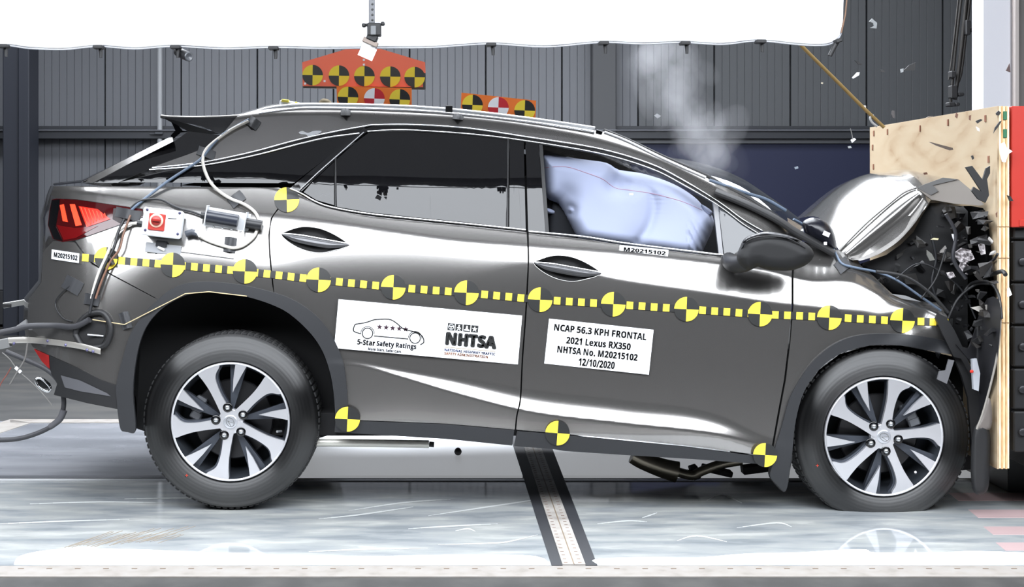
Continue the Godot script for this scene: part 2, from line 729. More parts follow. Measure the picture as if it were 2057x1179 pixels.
func materials() -> void:
	M.paint = mat(120, 118, 116, 0.23, 0.8)
	M.paint.clearcoat_enabled = true
	M.paint.clearcoat = 1.0
	M.paint.clearcoat_roughness = 0.03
	M.trim = mat(31, 32, 35, 0.55)
	M.gloss = mat(12, 12, 14, 0.06)
	M.glass_dark = mat(10, 10, 12, 0.02)
	M.glass_dark.metallic_specular = 0.46
	M.pane = pane(60, 66, 72, 0.22)
	M.chrome = mat(225, 226, 228, 0.12, 1.0)
	M.steel = mat(170, 170, 168, 0.32, 0.9)
	M.alu = mat(205, 206, 208, 0.34, 0.85)
	M.wheel_face = mat(214, 214, 218, 0.36, 0.8)
	M.wheel_dark = mat(70, 74, 82, 0.35, 0.6)
	M.rubber = mat(10, 10, 11, 0.4)
	# the sidewall's fine rings stretch its highlights outwards from the hub
	M.rubber.anisotropy_enabled = true
	M.rubber.anisotropy = 0.97
	M.rubber.metallic_specular = 0.7
	M.tread = mat(24, 24, 25, 0.75)
	M.black = mat(20, 20, 22, 0.55)
	M.dark = mat(14, 14, 16, 0.8)
	M.tape = mat(44, 45, 48, 0.6)
	M.yellow = mat(238, 212, 62, 0.5)
	M.ink = mat(26, 27, 27, 0.5)
	M.white = mat(236, 238, 242, 0.6)
	M.red = mat(196, 32, 44, 0.5)
	M.orange = mat(240, 122, 44, 0.55)
	M.coral = mat(255, 124, 94, 0.6)
	M.wire_white = mat(196, 192, 184, 0.45)
	M.wire_black = mat(26, 27, 30, 0.45)
	M.wire_blue = mat(84, 98, 116, 0.45)
	M.airbag = mat(164, 172, 198, 0.85)
	M.airbag.rim_enabled = true
	M.airbag.rim = 0.3
	M.sheet = mat(240, 241, 243, 0.9)


func room() -> void:
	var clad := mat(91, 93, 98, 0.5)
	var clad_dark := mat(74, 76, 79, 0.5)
	var zw := -9.4
	# rear wall: a core, and cladding sheets hung on it
	var b := MB.new()
	b.box(Vector3(0, 2.5, zw - 0.25), Vector3(20.4, 5.4, 0.3), Basis(), 0.0)
	var wall := struct_("wall_back", b, mat(70, 72, 76, 0.7))
	var kw := (D - zw) / F
	for band in [[-92.0, 270.0], [270.0, 582.0]]:
		var x := -1166.0
		while x < 2800.0:
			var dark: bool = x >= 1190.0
			var p := MB.new()
			corrugated(p, x + 1.0, x + 152.0, band[0] - 240.0 if band[0] < 0 else band[0], band[1], zw, 15.1)
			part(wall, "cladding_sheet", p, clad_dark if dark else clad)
			x += 153.0
	b = MB.new()
	b.box(Vector3(0, 0.18, zw - 0.02), Vector3(20, 0.36, 0.16))
	struct_("trim_plinth", b, mat(58, 59, 62, 0.7))
	# the girt: a dark rail along the wall with a lighter upper lip
	b = MB.new()
	b.box(P(900, 270, zw + 0.12) , Vector3(20, 18 * kw, 0.14))
	b.box(P(900, 257, zw + 0.09) , Vector3(20, 7 * kw, 0.08))
	var girt := struct_("trim_girt", b, mat(40, 42, 47, 0.5))
	b = MB.new()
	b.box(P(900, 262, zw + 0.16), Vector3(20, 2.5 * kw, 0.1))
	part(girt, "lip", b, mat(96, 98, 104, 0.4))
	# blue lower wall behind the bonnet
	b = MB.new()
	var b0 := P(1268, 289, zw + 0.1)
	var b1 := P(2400, 640, zw + 0.1)
	b.box(Vector3((b0.x + b1.x) * 0.5, b0.y * 0.5, zw + 0.05), Vector3(b1.x - b0.x, b0.y, 0.1))
	struct_("wall_panel_blue", b, mat(19, 25, 54, 0.6))
	b = MB.new()
	b.box(P(1834, 284, zw + 0.08), Vector3(b1.x - b0.x, 9 * kw, 0.1))
	struct_("trim_rail", b, mat(96, 98, 102, 0.5))
	# columns
	b = MB.new()
	var zc := -8.6
	var kc := (D - zc) / F
	var cx := P(42, 400, zc).x
	b.box(Vector3(cx, 2.4, zc), Vector3(50 * kc, 4.9, 0.4), Basis(), 0.01)
	b.box(Vector3(cx + 18 * kc, 2.4, zc + 0.08), Vector3(22 * kc, 4.9, 0.3), Basis(), 0.01)
	struct_("column_steel", b, mat(32, 35, 44, 0.5))
	b = MB.new()
	b.box(Vector3(P(1212, 400, zw + 0.1).x, 2.4, zw + 0.1), Vector3(48 * kw, 4.9, 0.2), Basis(), 0.01)
	struct_("column_grey", b, mat(62, 63, 66, 0.55))
	# drainpipe
	var pt := thing("drainpipe", "grey vertical downpipe on the clad wall above the car's tail", "pipe")
	b = MB.new()
	b.tube([P(321, -150, zw + 0.16), P(321, 420, zw + 0.16), P(321, 640, zw + 0.16)], 5.2 * kw, 16)
	part(pt, "pipe", b, mat(138, 140, 143, 0.4))
	b = MB.new()
	b.box(P(321, 268, zw + 0.16), Vector3(16 * kw, 5 * kw, 0.13))
	b.box(P(308, 269, zw + 0.2), Vector3(14 * kw, 3 * kw, 0.02))
	part(pt, "pipe_bracket", b, mat(70, 72, 76, 0.4, 0.5))
	# the rest of the hall
	var grey := mat(64, 64, 66, 0.8)
	b = MB.new()
	b.box(Vector3(-10.1, 2.5, 0.2), Vector3(0.2, 5.4, 19.6), Basis(), 0.0)
	struct_("wall_left", b, mat(92, 92, 94, 0.8))
	b = MB.new()
	b.box(Vector3(10.1, 2.5, 0.2), Vector3(0.2, 5.4, 19.6), Basis(), 0.0)
	struct_("wall_right", b, mat(92, 92, 94, 0.8))
	b = MB.new()
	b.box(Vector3(0, 2.5, 9.9), Vector3(20.4, 5.4, 0.2), Basis(), 0.0)
	struct_("wall_front", b, grey)
	b = MB.new()
	b.box(Vector3(0, 5.15, 0.2), Vector3(20.4, 0.2, 19.6), Basis(), 0.0)
	struct_("ceiling", b, mat(72, 72, 74, 0.8))
	# white cloth-hung pillar and grey pillar beside the barrier
	b = MB.new()
	var zp := -1.9
	var kp := (D - zp) / F
	var left := P(1950, 300, zp - 0.14).x
	var right := P(2036, 300, zp).x
	b.box(Vector3((left + right) * 0.5, 2.4, zp - 0.07), Vector3(right - left, 4.8, 0.14), Basis(), 0.02)
	struct_("column_white", b, mat(196, 196, 202, 0.85))
	b = MB.new()
	b.box(Vector3(P(2039, 300, zp).x, 2.4, zp - 0.15), Vector3(9 * kp, 4.8, 0.36))
	struct_("trim_pillar", b, mat(168, 160, 156, 0.7))
	b = MB.new()
	b.box(Vector3(P(2120, 300, zp).x, 2.4, zp - 0.2), Vector3(150 * kp, 4.8, 0.4))
	struct_("wall_barrier_side", b, mat(112, 108, 106, 0.8))


func corrugated(b: MB, x0: float, x1: float, y0: float, y1: float, z: float, pitch: float) -> void:
	var prof := []
	var x := x0
	prof.append(Vector2(x0, -0.03))
	while x < x1 - 4.0:
		var e := minf(x + pitch, x1)
		prof.append_array([Vector2(x + 0.6, 0.0), Vector2(e - 1.2, 0.0), Vector2(e - 0.6, -0.006)])
		x += pitch
	prof.append(Vector2(x1, -0.03))
	for i in prof.size() - 1:
		var p: Vector2 = prof[i]
		var q: Vector2 = prof[i + 1]
		b.quad(P(p.x, y0, z) + Vector3(0, 0, p.y), P(q.x, y0, z) + Vector3(0, 0, q.y), P(q.x, y1, z) + Vector3(0, 0, q.y), P(p.x, y1, z) + Vector3(0, 0, p.y), Vector3(0, 0, 1))


# a flat piece of floor between four floor points, its top at h
func tile(b: MB, a: Vector3, c: Vector3, d: Vector3, e: Vector3, h: float, thick := 0.02) -> void:
	var q := []
	var mid := (a + c + d + e) * 0.25
	for p in [a, c, d, e]:
		q.append(Vector3(p.x, h, p.z))
	var dn := Vector3(0, -thick, 0)
	b.quad(q[0], q[1], q[2], q[3], Vector3.UP)
	for i in 4:
		var p: Vector3 = q[i]
		var r: Vector3 = q[(i + 1) % 4]
		b.quad(p, r, r + dn, p + dn, (p + r) * 0.5 - Vector3(mid.x, h, mid.z))


func pit_floor() -> void:
	var concrete := textured(mat(120, 120, 120, 0.5), noise_tex([[0.2, 34, 34, 34], [0.5, 43, 43, 43], [0.8, 52, 51, 49]], 0.006, 512, 4, 5, 30.0), Vector3(0.35, 0.35, 0.9))
	concrete.roughness = 0.8
	var b := MB.new()
	b.box(Vector3(0, -0.13, 0.2), Vector3(20.4, 0.2, 19.6), Basis(), 0.0)
	var fl := struct_("floor", b, concrete)
	# behind the groove: smooth painted steel plates; before it: panes of thick glass over the film pit
	var pane_tex := noise_tex([[0.12, 122, 127, 131], [0.4, 142, 146, 148], [0.62, 152, 155, 154], [0.9, 174, 176, 173]], 0.008, 1024, 11, 5, 40.0)
	var glass := textured(mat(150, 153, 156, 0.12), pane_tex, Vector3(0.22, 0.4, 0.8))
	glass.roughness = 0.06
	glass.metallic_specular = 0.65
	var plate_tex := noise_tex([[0.15, 104, 106, 111], [0.45, 117, 119, 124], [0.8, 130, 131, 136]], 0.007, 512, 21, 4, 30.0)
	var steel := textured(mat(160, 160, 162, 0.2), plate_tex, Vector3(0.2, 0.4, 0.7))
	steel.roughness = 0.2
	var pale := glow(226, 229, 233, 0.34)  # glow put into the colour to lift the shaded floor under the car
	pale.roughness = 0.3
	var white_paint := textured(mat(226, 222, 215, 0.6), noise_tex([[0.0, 104, 99, 93], [0.4, 122, 117, 112], [1.0, 131, 128, 124]], 0.02, 256, 3, 4), Vector3(1.5, 1.5, 1.5))
	var rail_paint := textured(mat(206, 200, 192, 0.5), noise_tex([[0.0, 120, 116, 112], [0.35, 150, 145, 140], [0.7, 166, 162, 157]], 0.02, 256, 5, 4), Vector3(1.2, 1.2, 1.2))
	var rubber := mat(44, 45, 49, 0.6)
	# depth lines
	var zb_ := FL(900, 846).z
	var zg0 := FL(900, 967).z
	var zg1 := FL(900, 955).z
	var zf := FL(900, 1136).z
	var xr := func(px: float, py: float) -> Vector3: return FL(px, py)
	# track rail: four edges at y 900 and y 1136
	var top := [1032.0, 1053.0, 1087.0, 1109.0]
	var bot := [1108.0, 1130.0, 1176.0, 1200.0]
	var e0 := []
	var e1 := []
	for i in 4:
		var A: Vector3 = xr.call(top[i], 900)
		var B: Vector3 = xr.call(bot[i], 1136)
		var s := (zb_ - B.z) / (A.z - B.z)
		e0.append(B.lerp(A, s))
		e1.append(B)
	var cut := func(i: int, z: float) -> Vector3:
		var A: Vector3 = e0[i]
		var B: Vector3 = e1[i]
		return B.lerp(A, (z - B.z) / (A.z - B.z))
	var L := -9.0
	var R := 9.0
	for side in 2:
		var near := MB.new()
		var back := MB.new()
		var lip := MB.new()
		var a1: Vector3 = cut.call(0 if side == 0 else 3, zg0)
		var a2: Vector3 = cut.call(0 if side == 0 else 3, zf)
		var c1: Vector3 = cut.call(0 if side == 0 else 3, zb_)
		var c2: Vector3 = cut.call(0 if side == 0 else 3, zg1)
		var X := L if side == 0 else R
		tile(near, Vector3(X, 0, zg0), a1, a2, Vector3(X, 0, zf), 0.0, 0.025)
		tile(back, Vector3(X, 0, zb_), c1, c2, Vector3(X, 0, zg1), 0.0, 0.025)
		part(fl, "glass_pane", near, glass)
		if side == 0:
			# the pane under the car is another one, with an added glow
			var xs := FL(470, 900).x
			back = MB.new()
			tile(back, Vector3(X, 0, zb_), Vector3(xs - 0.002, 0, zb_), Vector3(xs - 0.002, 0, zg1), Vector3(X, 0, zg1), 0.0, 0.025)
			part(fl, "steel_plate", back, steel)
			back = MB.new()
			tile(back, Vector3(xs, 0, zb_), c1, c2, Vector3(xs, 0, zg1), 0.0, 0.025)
		# material glow and an added area light brighten the shaded floor here
		part(fl, "added_light_pane", back, pale)
		var x0 := FL(470, 900).x if side == 0 else c1.x
		var x1: float = c1.x if side == 0 else 4.5
		var a := AreaLight3D.new()
		a.name = "added_floor_light"
		a.area_size = Vector2(absf(x1 - x0) - 0.1, zg1 - zb_ - 0.1)
		a.light_energy = 0.12 * a.area_size.x * a.area_size.y / PI
		a.shadow_enabled = true
		a.rotation_degrees.x = 90.0
		a.position = Vector3((x0 + x1) * 0.5, 0.006, (zg1 + zb_) * 0.5)
		a.area_range = 20.0
		add_child(a, true)
		tile(lip, Vector3(X, 0, zg0 - 0.05), a1 + Vector3(0, 0, -0.05), a1, Vector3(X, 0, zg0), 0.004, 0.03)
		part(fl, "edge_strip", lip, M.alu)
	var gr := MB.new()
	tile(gr, Vector3(L, 0, zg1), Vector3(R, 0, zg1), Vector3(R, 0, zg0 - 0.05), Vector3(L, 0, zg0 - 0.05), -0.012, 0.02)
	part(fl, "groove", gr, mat(34, 35, 38, 0.5))
	for i in 3:
		var r := MB.new()
		var h := 0.006 if i == 1 else 0.002
		tile(r, cut.call(i, zb_), cut.call(i + 1, zb_), cut.call(i + 1, zf), cut.call(i, zf), h, 0.03)
		part(fl, "track_rail" if i == 1 else "rubber_strip", r, rail_paint if i == 1 else rubber)
	var ticks := MB.new()
	var mid := MB.new()
	for k in 60:
		var z := lerpf(zf - 0.02, zb_ + 0.05, k / 60.0)
		var p: Vector3 = cut.call(1, z)
		var q: Vector3 = cut.call(2, z)
		for s in [0.16, 0.78]:
			ticks.box(p.lerp(q, s) + Vector3(0, 0.0065, 0), Vector3(0.013, 0.001, 0.004), Basis(), 0.0)
	for k in 20:
		var p: Vector3 = cut.call(1, lerpf(zf, zb_, k / 20.0)).lerp(cut.call(2, lerpf(zf, zb_, k / 20.0)), 0.5)
		var q: Vector3 = cut.call(1, lerpf(zf, zb_, (k + 1) / 20.0)).lerp(cut.call(2, lerpf(zf, zb_, (k + 1) / 20.0)), 0.5)
		mid.tube([p + Vector3(0, 0.005, 0), q + Vector3(0, 0.005, 0)], 0.0025, 6)
	var tk := part(fl, "tick_marks", ticks, mat(110, 84, 66, 0.6))
	tk.set_meta("kind", "stuff")
	part(fl, "centre_line", mid, mat(120, 104, 86, 0.6))
	# white line at the far edge of the plates, its left end running forwards
	var wl := MB.new()
	tile(wl, FL(20, 843), FL(2600, 843), FL(2600, 850), FL(20, 850), 0.003, 0.02)
	tile(wl, FL(20, 843), FL(62, 850), FL(-40, 884), FL(-110, 884), 0.003, 0.02)
	part(fl, "white_line", wl, white_paint)
	# front frame of the pit, white with ruler ticks; concrete in front of it
	var fr := MB.new()
	tile(fr, Vector3(L, 0, zf + 0.02), Vector3(R, 0, zf + 0.02), Vector3(R, 0, FL(900, 1160).z), Vector3(L, 0, FL(900, 1160).z), 0.004, 0.05)
	part(fl, "pit_frame", fr, white_paint)
	var seam := MB.new()
	tile(seam, Vector3(L, 0, zf), Vector3(R, 0, zf), Vector3(R, 0, zf + 0.02), Vector3(L, 0, zf + 0.02), -0.004, 0.02)
	part(fl, "seam", seam, M.black)
	var marks := MB.new()
	for k in 90:
		marks.box(FL(-300 + k * 57.0, 1142, 0.004) + Vector3(0, 0.0005, 0), Vector3(0.02, 0.001, 0.007), Basis(), 0.0)
	var mk := part(fl, "ruler_marks", marks, mat(90, 74, 60, 0.6))
	mk.set_meta("kind", "stuff")
	var dk := mat(88, 86, 84, 0.7)
	var ct := MB.new()
	tile(ct, Vector3(L, 0, FL(900, 1160).z), Vector3(R, 0, FL(900, 1160).z), Vector3(R, 0, 9.0), Vector3(L, 0, 9.0), 0.0, 0.05)
	part(fl, "concrete_apron", ct, textured(dk, noise_tex([[0.2, 31, 30, 29], [0.5, 40, 39, 38], [0.8, 48, 47, 45]], 0.012, 512, 9, 5), Vector3(0.8, 0.8, 0.8)))
	# flat white strips with a wavy far side along the glass's front edge
	for s in [["28,1134 40,1118 96,1106 180,1103 290,1105 400,1110 480,1112 560,1115 650,1117 760,1118 860,1116 960,1115 1075,1118 1106,1134", "white strip along the front edge of the left glass pane"],
			["1200,1134 1196,1124 1300,1120 1400,1121 1500,1113 1600,1111 1680,1106 1740,1105 1760,1111 1900,1110 1960,1108 2100,1112 2300,1116 2300,1134", "white strip along the front edge of the right glass pane"]]:
		var f := MB.new()
		var q := PackedVector2Array()
		for p in sm(pl(s[0]), false, 3):
			var w := FL(p.x, p.y)
			q.append(Vector2(w.x, -w.z))
		plate(f, q, Transform3D(Basis(Vector3(1, 0, 0), Vector3(0, 0, -1), Vector3(0, 1, 0)), Vector3(0, 0.0005, 0)), 0.002)
		single("floor_white_strip", f, mat(244, 245, 246, 0.7), s[1], "film", "white strips on the glass floor")
	# rubbed scratches in the left pane
	var sc := MB.new()
	for k in 26:
		var x := 150.0 + k * 7.5
		var y := 1098.0 - k * 0.4
		var len_ := rng.randf_range(24, 60)
		sc.tube([FL(x - 20, y + rng.randf_range(-4, 4), 0.0005), FL(x + len_ * 1.2, y - len_ * 0.55, 0.0005)], 0.0014, 4)
	var so := part(fl, "scratches", sc, mat(128, 118, 104, 0.8))
	so.set_meta("kind", "stuff")
	# pale scuffs dragged over the panes
	for s in ["0,1052 120,1047 260,1043", "640,1042 720,1034 830,1018", "700,1026 790,1012 850,1006 905,1003", "860,1036 940,1024 1060,1006 1085,1001", "880,1094 980,1091 1020,1088 1080,1074", "915,1066 940,1062 955,1067", "820,1062 900,1057 1000,1052", "1200,1052 1260,1046 1300,1048", "1290,1040 1320,1030", "1420,1005 1450,994 1490,1010", "1480,1060 1560,1050 1590,1058", "60,1012 200,1008 330,1010", "250,1002 420,1000 520,1004", "1360,1086 1400,1076 1460,1088", "620,1108 740,1103 860,1101"]:
		var q := sm(pl(s), false, 5)
		var f := MB.new()
		for i in q.size() - 1:
			var wd := 1.1 * sin(PI * (i + 0.5) / (q.size() - 1)) + 0.3
			var a := FL(q[i].x, q[i].y - wd, 0.0008)
			var c := FL(q[i + 1].x, q[i + 1].y - wd, 0.0008)
			f.quad(a, c, FL(q[i + 1].x, q[i + 1].y + wd, 0.0008), FL(q[i].x, q[i].y + wd, 0.0008), Vector3.UP)
		part(fl, "scuff", f, mat(172, 175, 174, 0.5))
	# hazard stripes under the glass by the barrier
	for s in [["1905,990 2080,990 2100,1006 1925,1006"], ["1945,1024 2100,1024 2120,1040 1965,1040"], ["1975,1058 2150,1058 2170,1074 1995,1074"], ["2000,1090 2150,1090 2170,1106 2020,1106"]]:
		var p := pl(s[0])
		var f := MB.new()
		tile(f, FL(p[0].x, p[0].y), FL(p[1].x, p[1].y), FL(p[2].x, p[2].y), FL(p[3].x, p[3].y), 0.001, 0.01)
		part(fl, "hazard_stripe", f, mat(170, 148, 148, 0.2))
	# small round plugs
	b = MB.new()
	b.lathe(Transform3D(Basis(Vector3.RIGHT, -PI / 2), FL(920, 914)), [Vector2(0.0, 0.04), Vector2(0.011, 0.036), Vector2(0.018, 0.026), Vector2(0.02, 0.016), Vector2(0.016, 0.006), Vector2(0.009, 0.0)], 24)
	single("floor_plug", b, M.black, "small round black knob on the pale floor plate beneath the rear door sill", "plug")


func barrier() -> void:
	var X := P(2003, 400, 0.1).x
	var grain := noise_tex([[0.0, 136, 112, 84], [0.16, 150, 130, 103], [0.45, 158, 140, 114], [1.0, 162, 146, 121]], 0.0028, 1024, 31, 2, 50.0)
	var gn: FastNoiseLite = grain.noise
	gn.fractal_type = FastNoiseLite.FRACTAL_PING_PONG
	gn.fractal_ping_pong_strength = 2.6
	var ply := textured(mat(222, 196, 156, 0.75), grain, Vector3(0.6, 0.85, 0.6))
	ply.uv1_scale = Vector3(0.5, 1.0, 0.28)
	var zn := 0.1
	var zfar := -1.72
	var top := 1.734
	var bot := 0.208
	var t := thing("plywood_facing", "pale plywood facing of two sheets on the crash barrier, knocked by the car's front", "plywood", Vector3(X, bot, MID))
	# two sheets of plies, near edge built of veneers
	var cols := [[206, 172, 128], [234, 214, 178], [196, 160, 118], [230, 208, 170], [202, 168, 126], [236, 216, 182]]
	var th := 0.052 / 6.0
	for k in 6:
		var b := MB.new()
		b.box(Vector3(X + th * (k + 0.5), (top + bot) * 0.5, (zn + zfar) * 0.5), Vector3(th - 0.0006, top - bot - 0.004 * (k % 2), zn - zfar - 0.004 * (k % 2)), Basis(), 0.0006)
		part(t, "veneer", b, ply if k == 0 else textured(mat(cols[k][0], cols[k][1], cols[k][2], 0.8), noise_tex([[0.2, cols[k][0] - 26, cols[k][1] - 28, cols[k][2] - 30], [0.8, cols[k][0], cols[k][1], cols[k][2]]], 0.02, 256, 40 + k, 3), Vector3(1, 2.0, 1)))
	for y in [455.0, 518.0, 648.0]:
		var s := MB.new()
		var p := P(2003, y, zn)
		s.box(Vector3(X + 0.026, p.y, zn + 0.0005), Vector3(0.052, 0.002, 0.002), Basis(), 0.0)
		part(t, "joint", s, mat(120, 92, 62, 0.8))
	# small knocked marks and screw heads
	for p in [[1758, 268], [1792, 265], [1865, 258], [1920, 246], [1757, 335], [1755, 296], [1985, 238], [1990, 320]]:
		var d := lerpf(6.1, 7.92, clampf((2003.0 - p[0]) / 256.0, 0, 1))
		var sc := MB.new()
		sc.box(Vector3(X - 0.002, H + (CY - p[1]) * d / F, D - d), Vector3(0.004, 0.03, 0.016), Basis(), 0.001)
		part(t, "screw_plate", sc, mat(120, 78, 56, 0.6))
	var gm := mat(30, 92, 62, 0.6)
	for y in [232.0, 268.0]:
		var g := MB.new()
		g.box(P(2019, y, zn + 0.002), Vector3(0.016, 0.036, 0.004))
		part(t, "green_clip", g, gm)
	# barrier block of dark load plates behind it
	var dark := mat(18, 18, 20, 0.5)
	var zx := X + 0.06
	var bt := thing("crash_barrier", "black steel load plate barrier with bolt heads behind the plywood", "barrier", Vector3(zx + 0.4, 0.2, MID))
	var b := MB.new()
	b.box(Vector3(zx + 0.55, 0.93, MID), Vector3(0.9, 1.46, 1.95))
	part(bt, "block", b, dark)
	for j in 6:
		var p := MB.new()
		p.box(Vector3(zx + 0.2, 0.36 + j * 0.18, 0.055), Vector3(0.36, 0.17, 0.04), Basis(), 0.006)
		part(bt, "load_plate", p, dark)
	for j in 6:
		for i in 2:
			var r := MB.new()
			r.lathe(Transform3D(Basis(), Vector3(zx + 0.055 + i * 0.09, 0.36 + j * 0.18, 0.074)), [Vector2(0.0, 0.016), Vector2(0.013, 0.016), Vector2(0.018, 0.01), Vector2(0.018, 0.0)], 12)
			part(bt, "bolt", r, mat(40, 40, 43, 0.4, 0.4))
	b = MB.new()
	b.box(Vector3(zx + 0.6, 0.1, -0.95), Vector3(0.8, 0.2, 1.0))
	part(bt, "foot", b, dark)
	# orange-red steel post above the block
	var rt := thing("barrier_post", "orange-red steel channel standing on the black barrier at the right edge", "post", Vector3(zx + 0.1, 1.2, 0.0))
	var red := mat(158, 30, 14, 0.55)
	b = MB.new()
	b.box(Vector3(zx + 0.03, P(2030, 335, 0.1).y, 0.08), Vector3(0.06, 0.51, 0.05))
	part(rt, "flange", b, red)
	b = MB.new()
	b.box(Vector3(zx + 0.2, P(2030, 335, 0.1).y, 0.04), Vector3(0.34, 0.5, 0.03))
	part(rt, "web", b, red)
	b = MB.new()
	b.box(Vector3(zx + 0.2, P(2030, 448, 0.1).y, 0.075), Vector3(0.34, 0.03, 0.07))
	part(rt, "lower_lip", b, red)
	b = MB.new()
	b.box(Vector3(zx + 0.09, P(2030, 390, 0.1).y, 0.058), Vector3(0.05, 0.05, 0.01))
	part(rt, "grey_plate", b, mat(120, 120, 124, 0.5))


func light_sheet() -> void:
	var z := 0.5
	var t := thing("diffuser_sheet", "big white fabric light diffuser hanging above the car with a sagging hem", "diffuser", P(850, 90, z))
	# the hem sags between its clamps
	var hem := sm(pl("-420,88 -250,95 -120,90 8,91 60,97 130,99 198,93 270,98 350,93 450,98 548,95 640,97 760,96 870,95 983,88 1095,94 1208,85 1290,88 1371,85 1450,89 1522,82 1600,89 1640,91 1668,88 1686,74 1693,50"), false, 5)
	var b := MB.new()
	var rows := [0.0, 0.006, 0.02, 0.05, 0.12, 0.3, 0.6, 1.0]
	var zs := [-0.02, -0.004, 0.006, 0.012, 0.012, 0.008, 0.004, 0.0]
	for i in hem.size() - 1:
		for j in rows.size() - 1:
			var q := []
			for k in [[0, 0], [1, 0], [1, 1], [0, 1]]:
				var h := hem[i + k[0]]
				var r: float = rows[j + k[1]]
				var sag := 0.012 * sin(h.x * 0.035) * exp(-r * 6.0)
				var y := lerpf(h.y, -420.0, r)
				var x := h.x + (12.0 * r if h.x > 1600 else 0.0)
				if h.x > 1600.0:
					y = minf(y, h.y)
				q.append(P(x, y, z + zs[j + k[1]] + sag))
			b.quad(q[0], q[1], q[2], q[3], Vector3(0, 0, 1))
	part(t, "fabric", b, M.sheet)
	b = MB.new()
	b.quad(P(-420, 70, z - 0.06), P(1650, 70, z - 0.06), P(1690, -420, z - 0.06), P(-420, -420, z - 0.06), Vector3(0, 0, -1))
	for q in [[-420, 70], [1650, 70]]:
		b.box(P(q[0], -180, z - 0.05), Vector3(0.03, 1.0, 0.03))
	part(t, "added_grey_backing", b, mat(112, 112, 114, 0.9))  # unseen backing added to set the tone mirrored in windows and roof sides
	b = MB.new()
	var path := []
	for h in hem:
		path.append(P(h.x, h.y + 0.5, z + 0.002))
	b.tube(path, 0.0035, 6)
	part(t, "hem", b, mat(150, 152, 158, 0.8))
	# spring clamps on the hem
	var n := ["first spring clamp from the left on the diffuser hem, cut by the picture's edge", "spring clamp on the hem above the dark steel column's right side", "spring clamp on the hem beside the small black spotlight", "spring clamp on the hem left of the coral target board", "spring clamp on the hem between the target boards and the white column", "spring clamp on the hem above the front door's smoke", "spring clamp on the hem in the middle of the smoke", "spring clamp on the hem right of the smoke, last before the corner"]
	var xs := [8, 198, 352, 548, 983, 1208, 1371, 1522]
	var proto: Node3D
	for i in xs.size():
		var x: float = xs[i]
		var y := yat(hem, x)
		if i == 0:
			proto = thing("spring_clamp", n[i], "clamp", P(x, y, z), "black clamps on the diffuser hem")
			var c := MB.new()
			var k := (D - z) / F
			c.box(P(x, y + 2, z + 0.02), Vector3(20 * k, 7 * k, 0.05), Basis(), 0.003)
			part(proto, "jaw", c, M.black)
			c = MB.new()
			c.tube([P(x + 3, y + 4, z + 0.02), P(x + 4, y + 14, z + 0.02), P(x + 4, y + 23, z + 0.02)], 4.2 * k, 10, 3.0 * k)
			part(proto, "handle", c, M.black)
		else:
			var d := proto.duplicate()
			d.name = "spring_clamp"
			add_child(d, true)
			d.position = P(x, y, z)
			tag(d, n[i], "clamp", "black clamps on the diffuser hem")
	var k := (D - z) / F
	var c := thing("corner_clamp", "long black clamp hanging askew from the diffuser's lower right corner", "clamp", P(1680, 84, z))
	var m := MB.new()
	m.box(P(1683, 82, z + 0.02), Vector3(14 * k, 8 * k, 0.04), Basis(Vector3.BACK, 0.3))
	part(c, "jaw", m, M.black)
	m = MB.new()
	m.tube([P(1682, 84, z + 0.02), P(1674, 98, z + 0.02), P(1667, 112, z + 0.02)], 4.5 * k, 10)
	part(c, "handle", m, M.black)
	m = MB.new()
	m.tube([P(1690, 66, z + 0.01), P(1698, 30, z + 0.01), P(1705, -40, z + 0.01)], 1.6 * k, 6)
	part(c, "edge_cord", m, mat(110, 84, 66, 0.7))
	# small black spotlight hung at the second clamp
	c = thing("spotlight", "small round black spotlight hanging under the diffuser hem above the car's tail", "spotlight", P(365, 95, z))
	m = MB.new()
	m.tube([P(358, 104, z - 0.06), P(370, 110, z + 0.0), P(379, 114, z + 0.04)], 9.5 * k, 20)
	part(c, "body", m, M.black)
	m = MB.new()
	m.box(P(358, 101, z - 0.02), Vector3(9 * k, 12 * k, 0.03))
	part(c, "bracket", m, M.trim)
	m = MB.new()
	m.lathe(Transform3D(Basis(Vector3.UP, 0.75), P(379, 114, z + 0.045)), [Vector2(0.0, 0.0), Vector2(0.013, 0.002), Vector2(0.017, 0.006), Vector2(0.019, 0.0)], 20)
	part(c, "lens_ring", m, mat(60, 62, 66, 0.3))
	# mast with a clamp and a white card, in front of the sheet
	z = 0.62
	k = (D - z) / F
	c = thing("perforated_mast", "perforated steel mast with a black clamp head hanging in front of the white diffuser", "mast", P(747, 0, z))
	m = MB.new()
	m.box(P(747, -60, z), Vector3(12 * k, 220 * k, 14 * k), Basis(), 0.002)
	part(c, "post", m, mat(112, 113, 116, 0.35, 0.8))
	m = MB.new()
	for i in 18:
		m.lathe(Transform3D(Basis(), P(748, -140 + i * 10.6, z + 7 * k)), [Vector2(0.0, 0.0012), Vector2(2.2 * k, 0.0012), Vector2(2.5 * k, 0.0)], 12)
	part(c, "perforations", m, M.ink).set_meta("kind", "stuff")
	m = MB.new()
	m.box(P(752, 60, z), Vector3(28 * k, 26 * k, 0.06), Basis(), 0.004)
	m.box(P(747, 50, z), Vector3(38 * k, 5 * k, 0.03), Basis(Vector3.BACK, 0.03))
	m.box(P(731, 51, z + 0.01), Vector3(8 * k, 8 * k, 0.03), Basis(), 0.004)
	m.box(P(769, 48, z + 0.01), Vector3(8 * k, 8 * k, 0.03), Basis(), 0.004)
	m.box(P(748, 76, z), Vector3(22 * k, 14 * k, 0.05), Basis(Vector3.BACK, -0.42), 0.004)
	part(c, "clamp_head", m, M.black)
	m = MB.new()
	m.box(P(750, 61, z + 0.033), Vector3(11 * k, 18 * k, 0.008))
	part(c, "clamp_plate", m, mat(96, 98, 100, 0.4))
	m = MB.new()
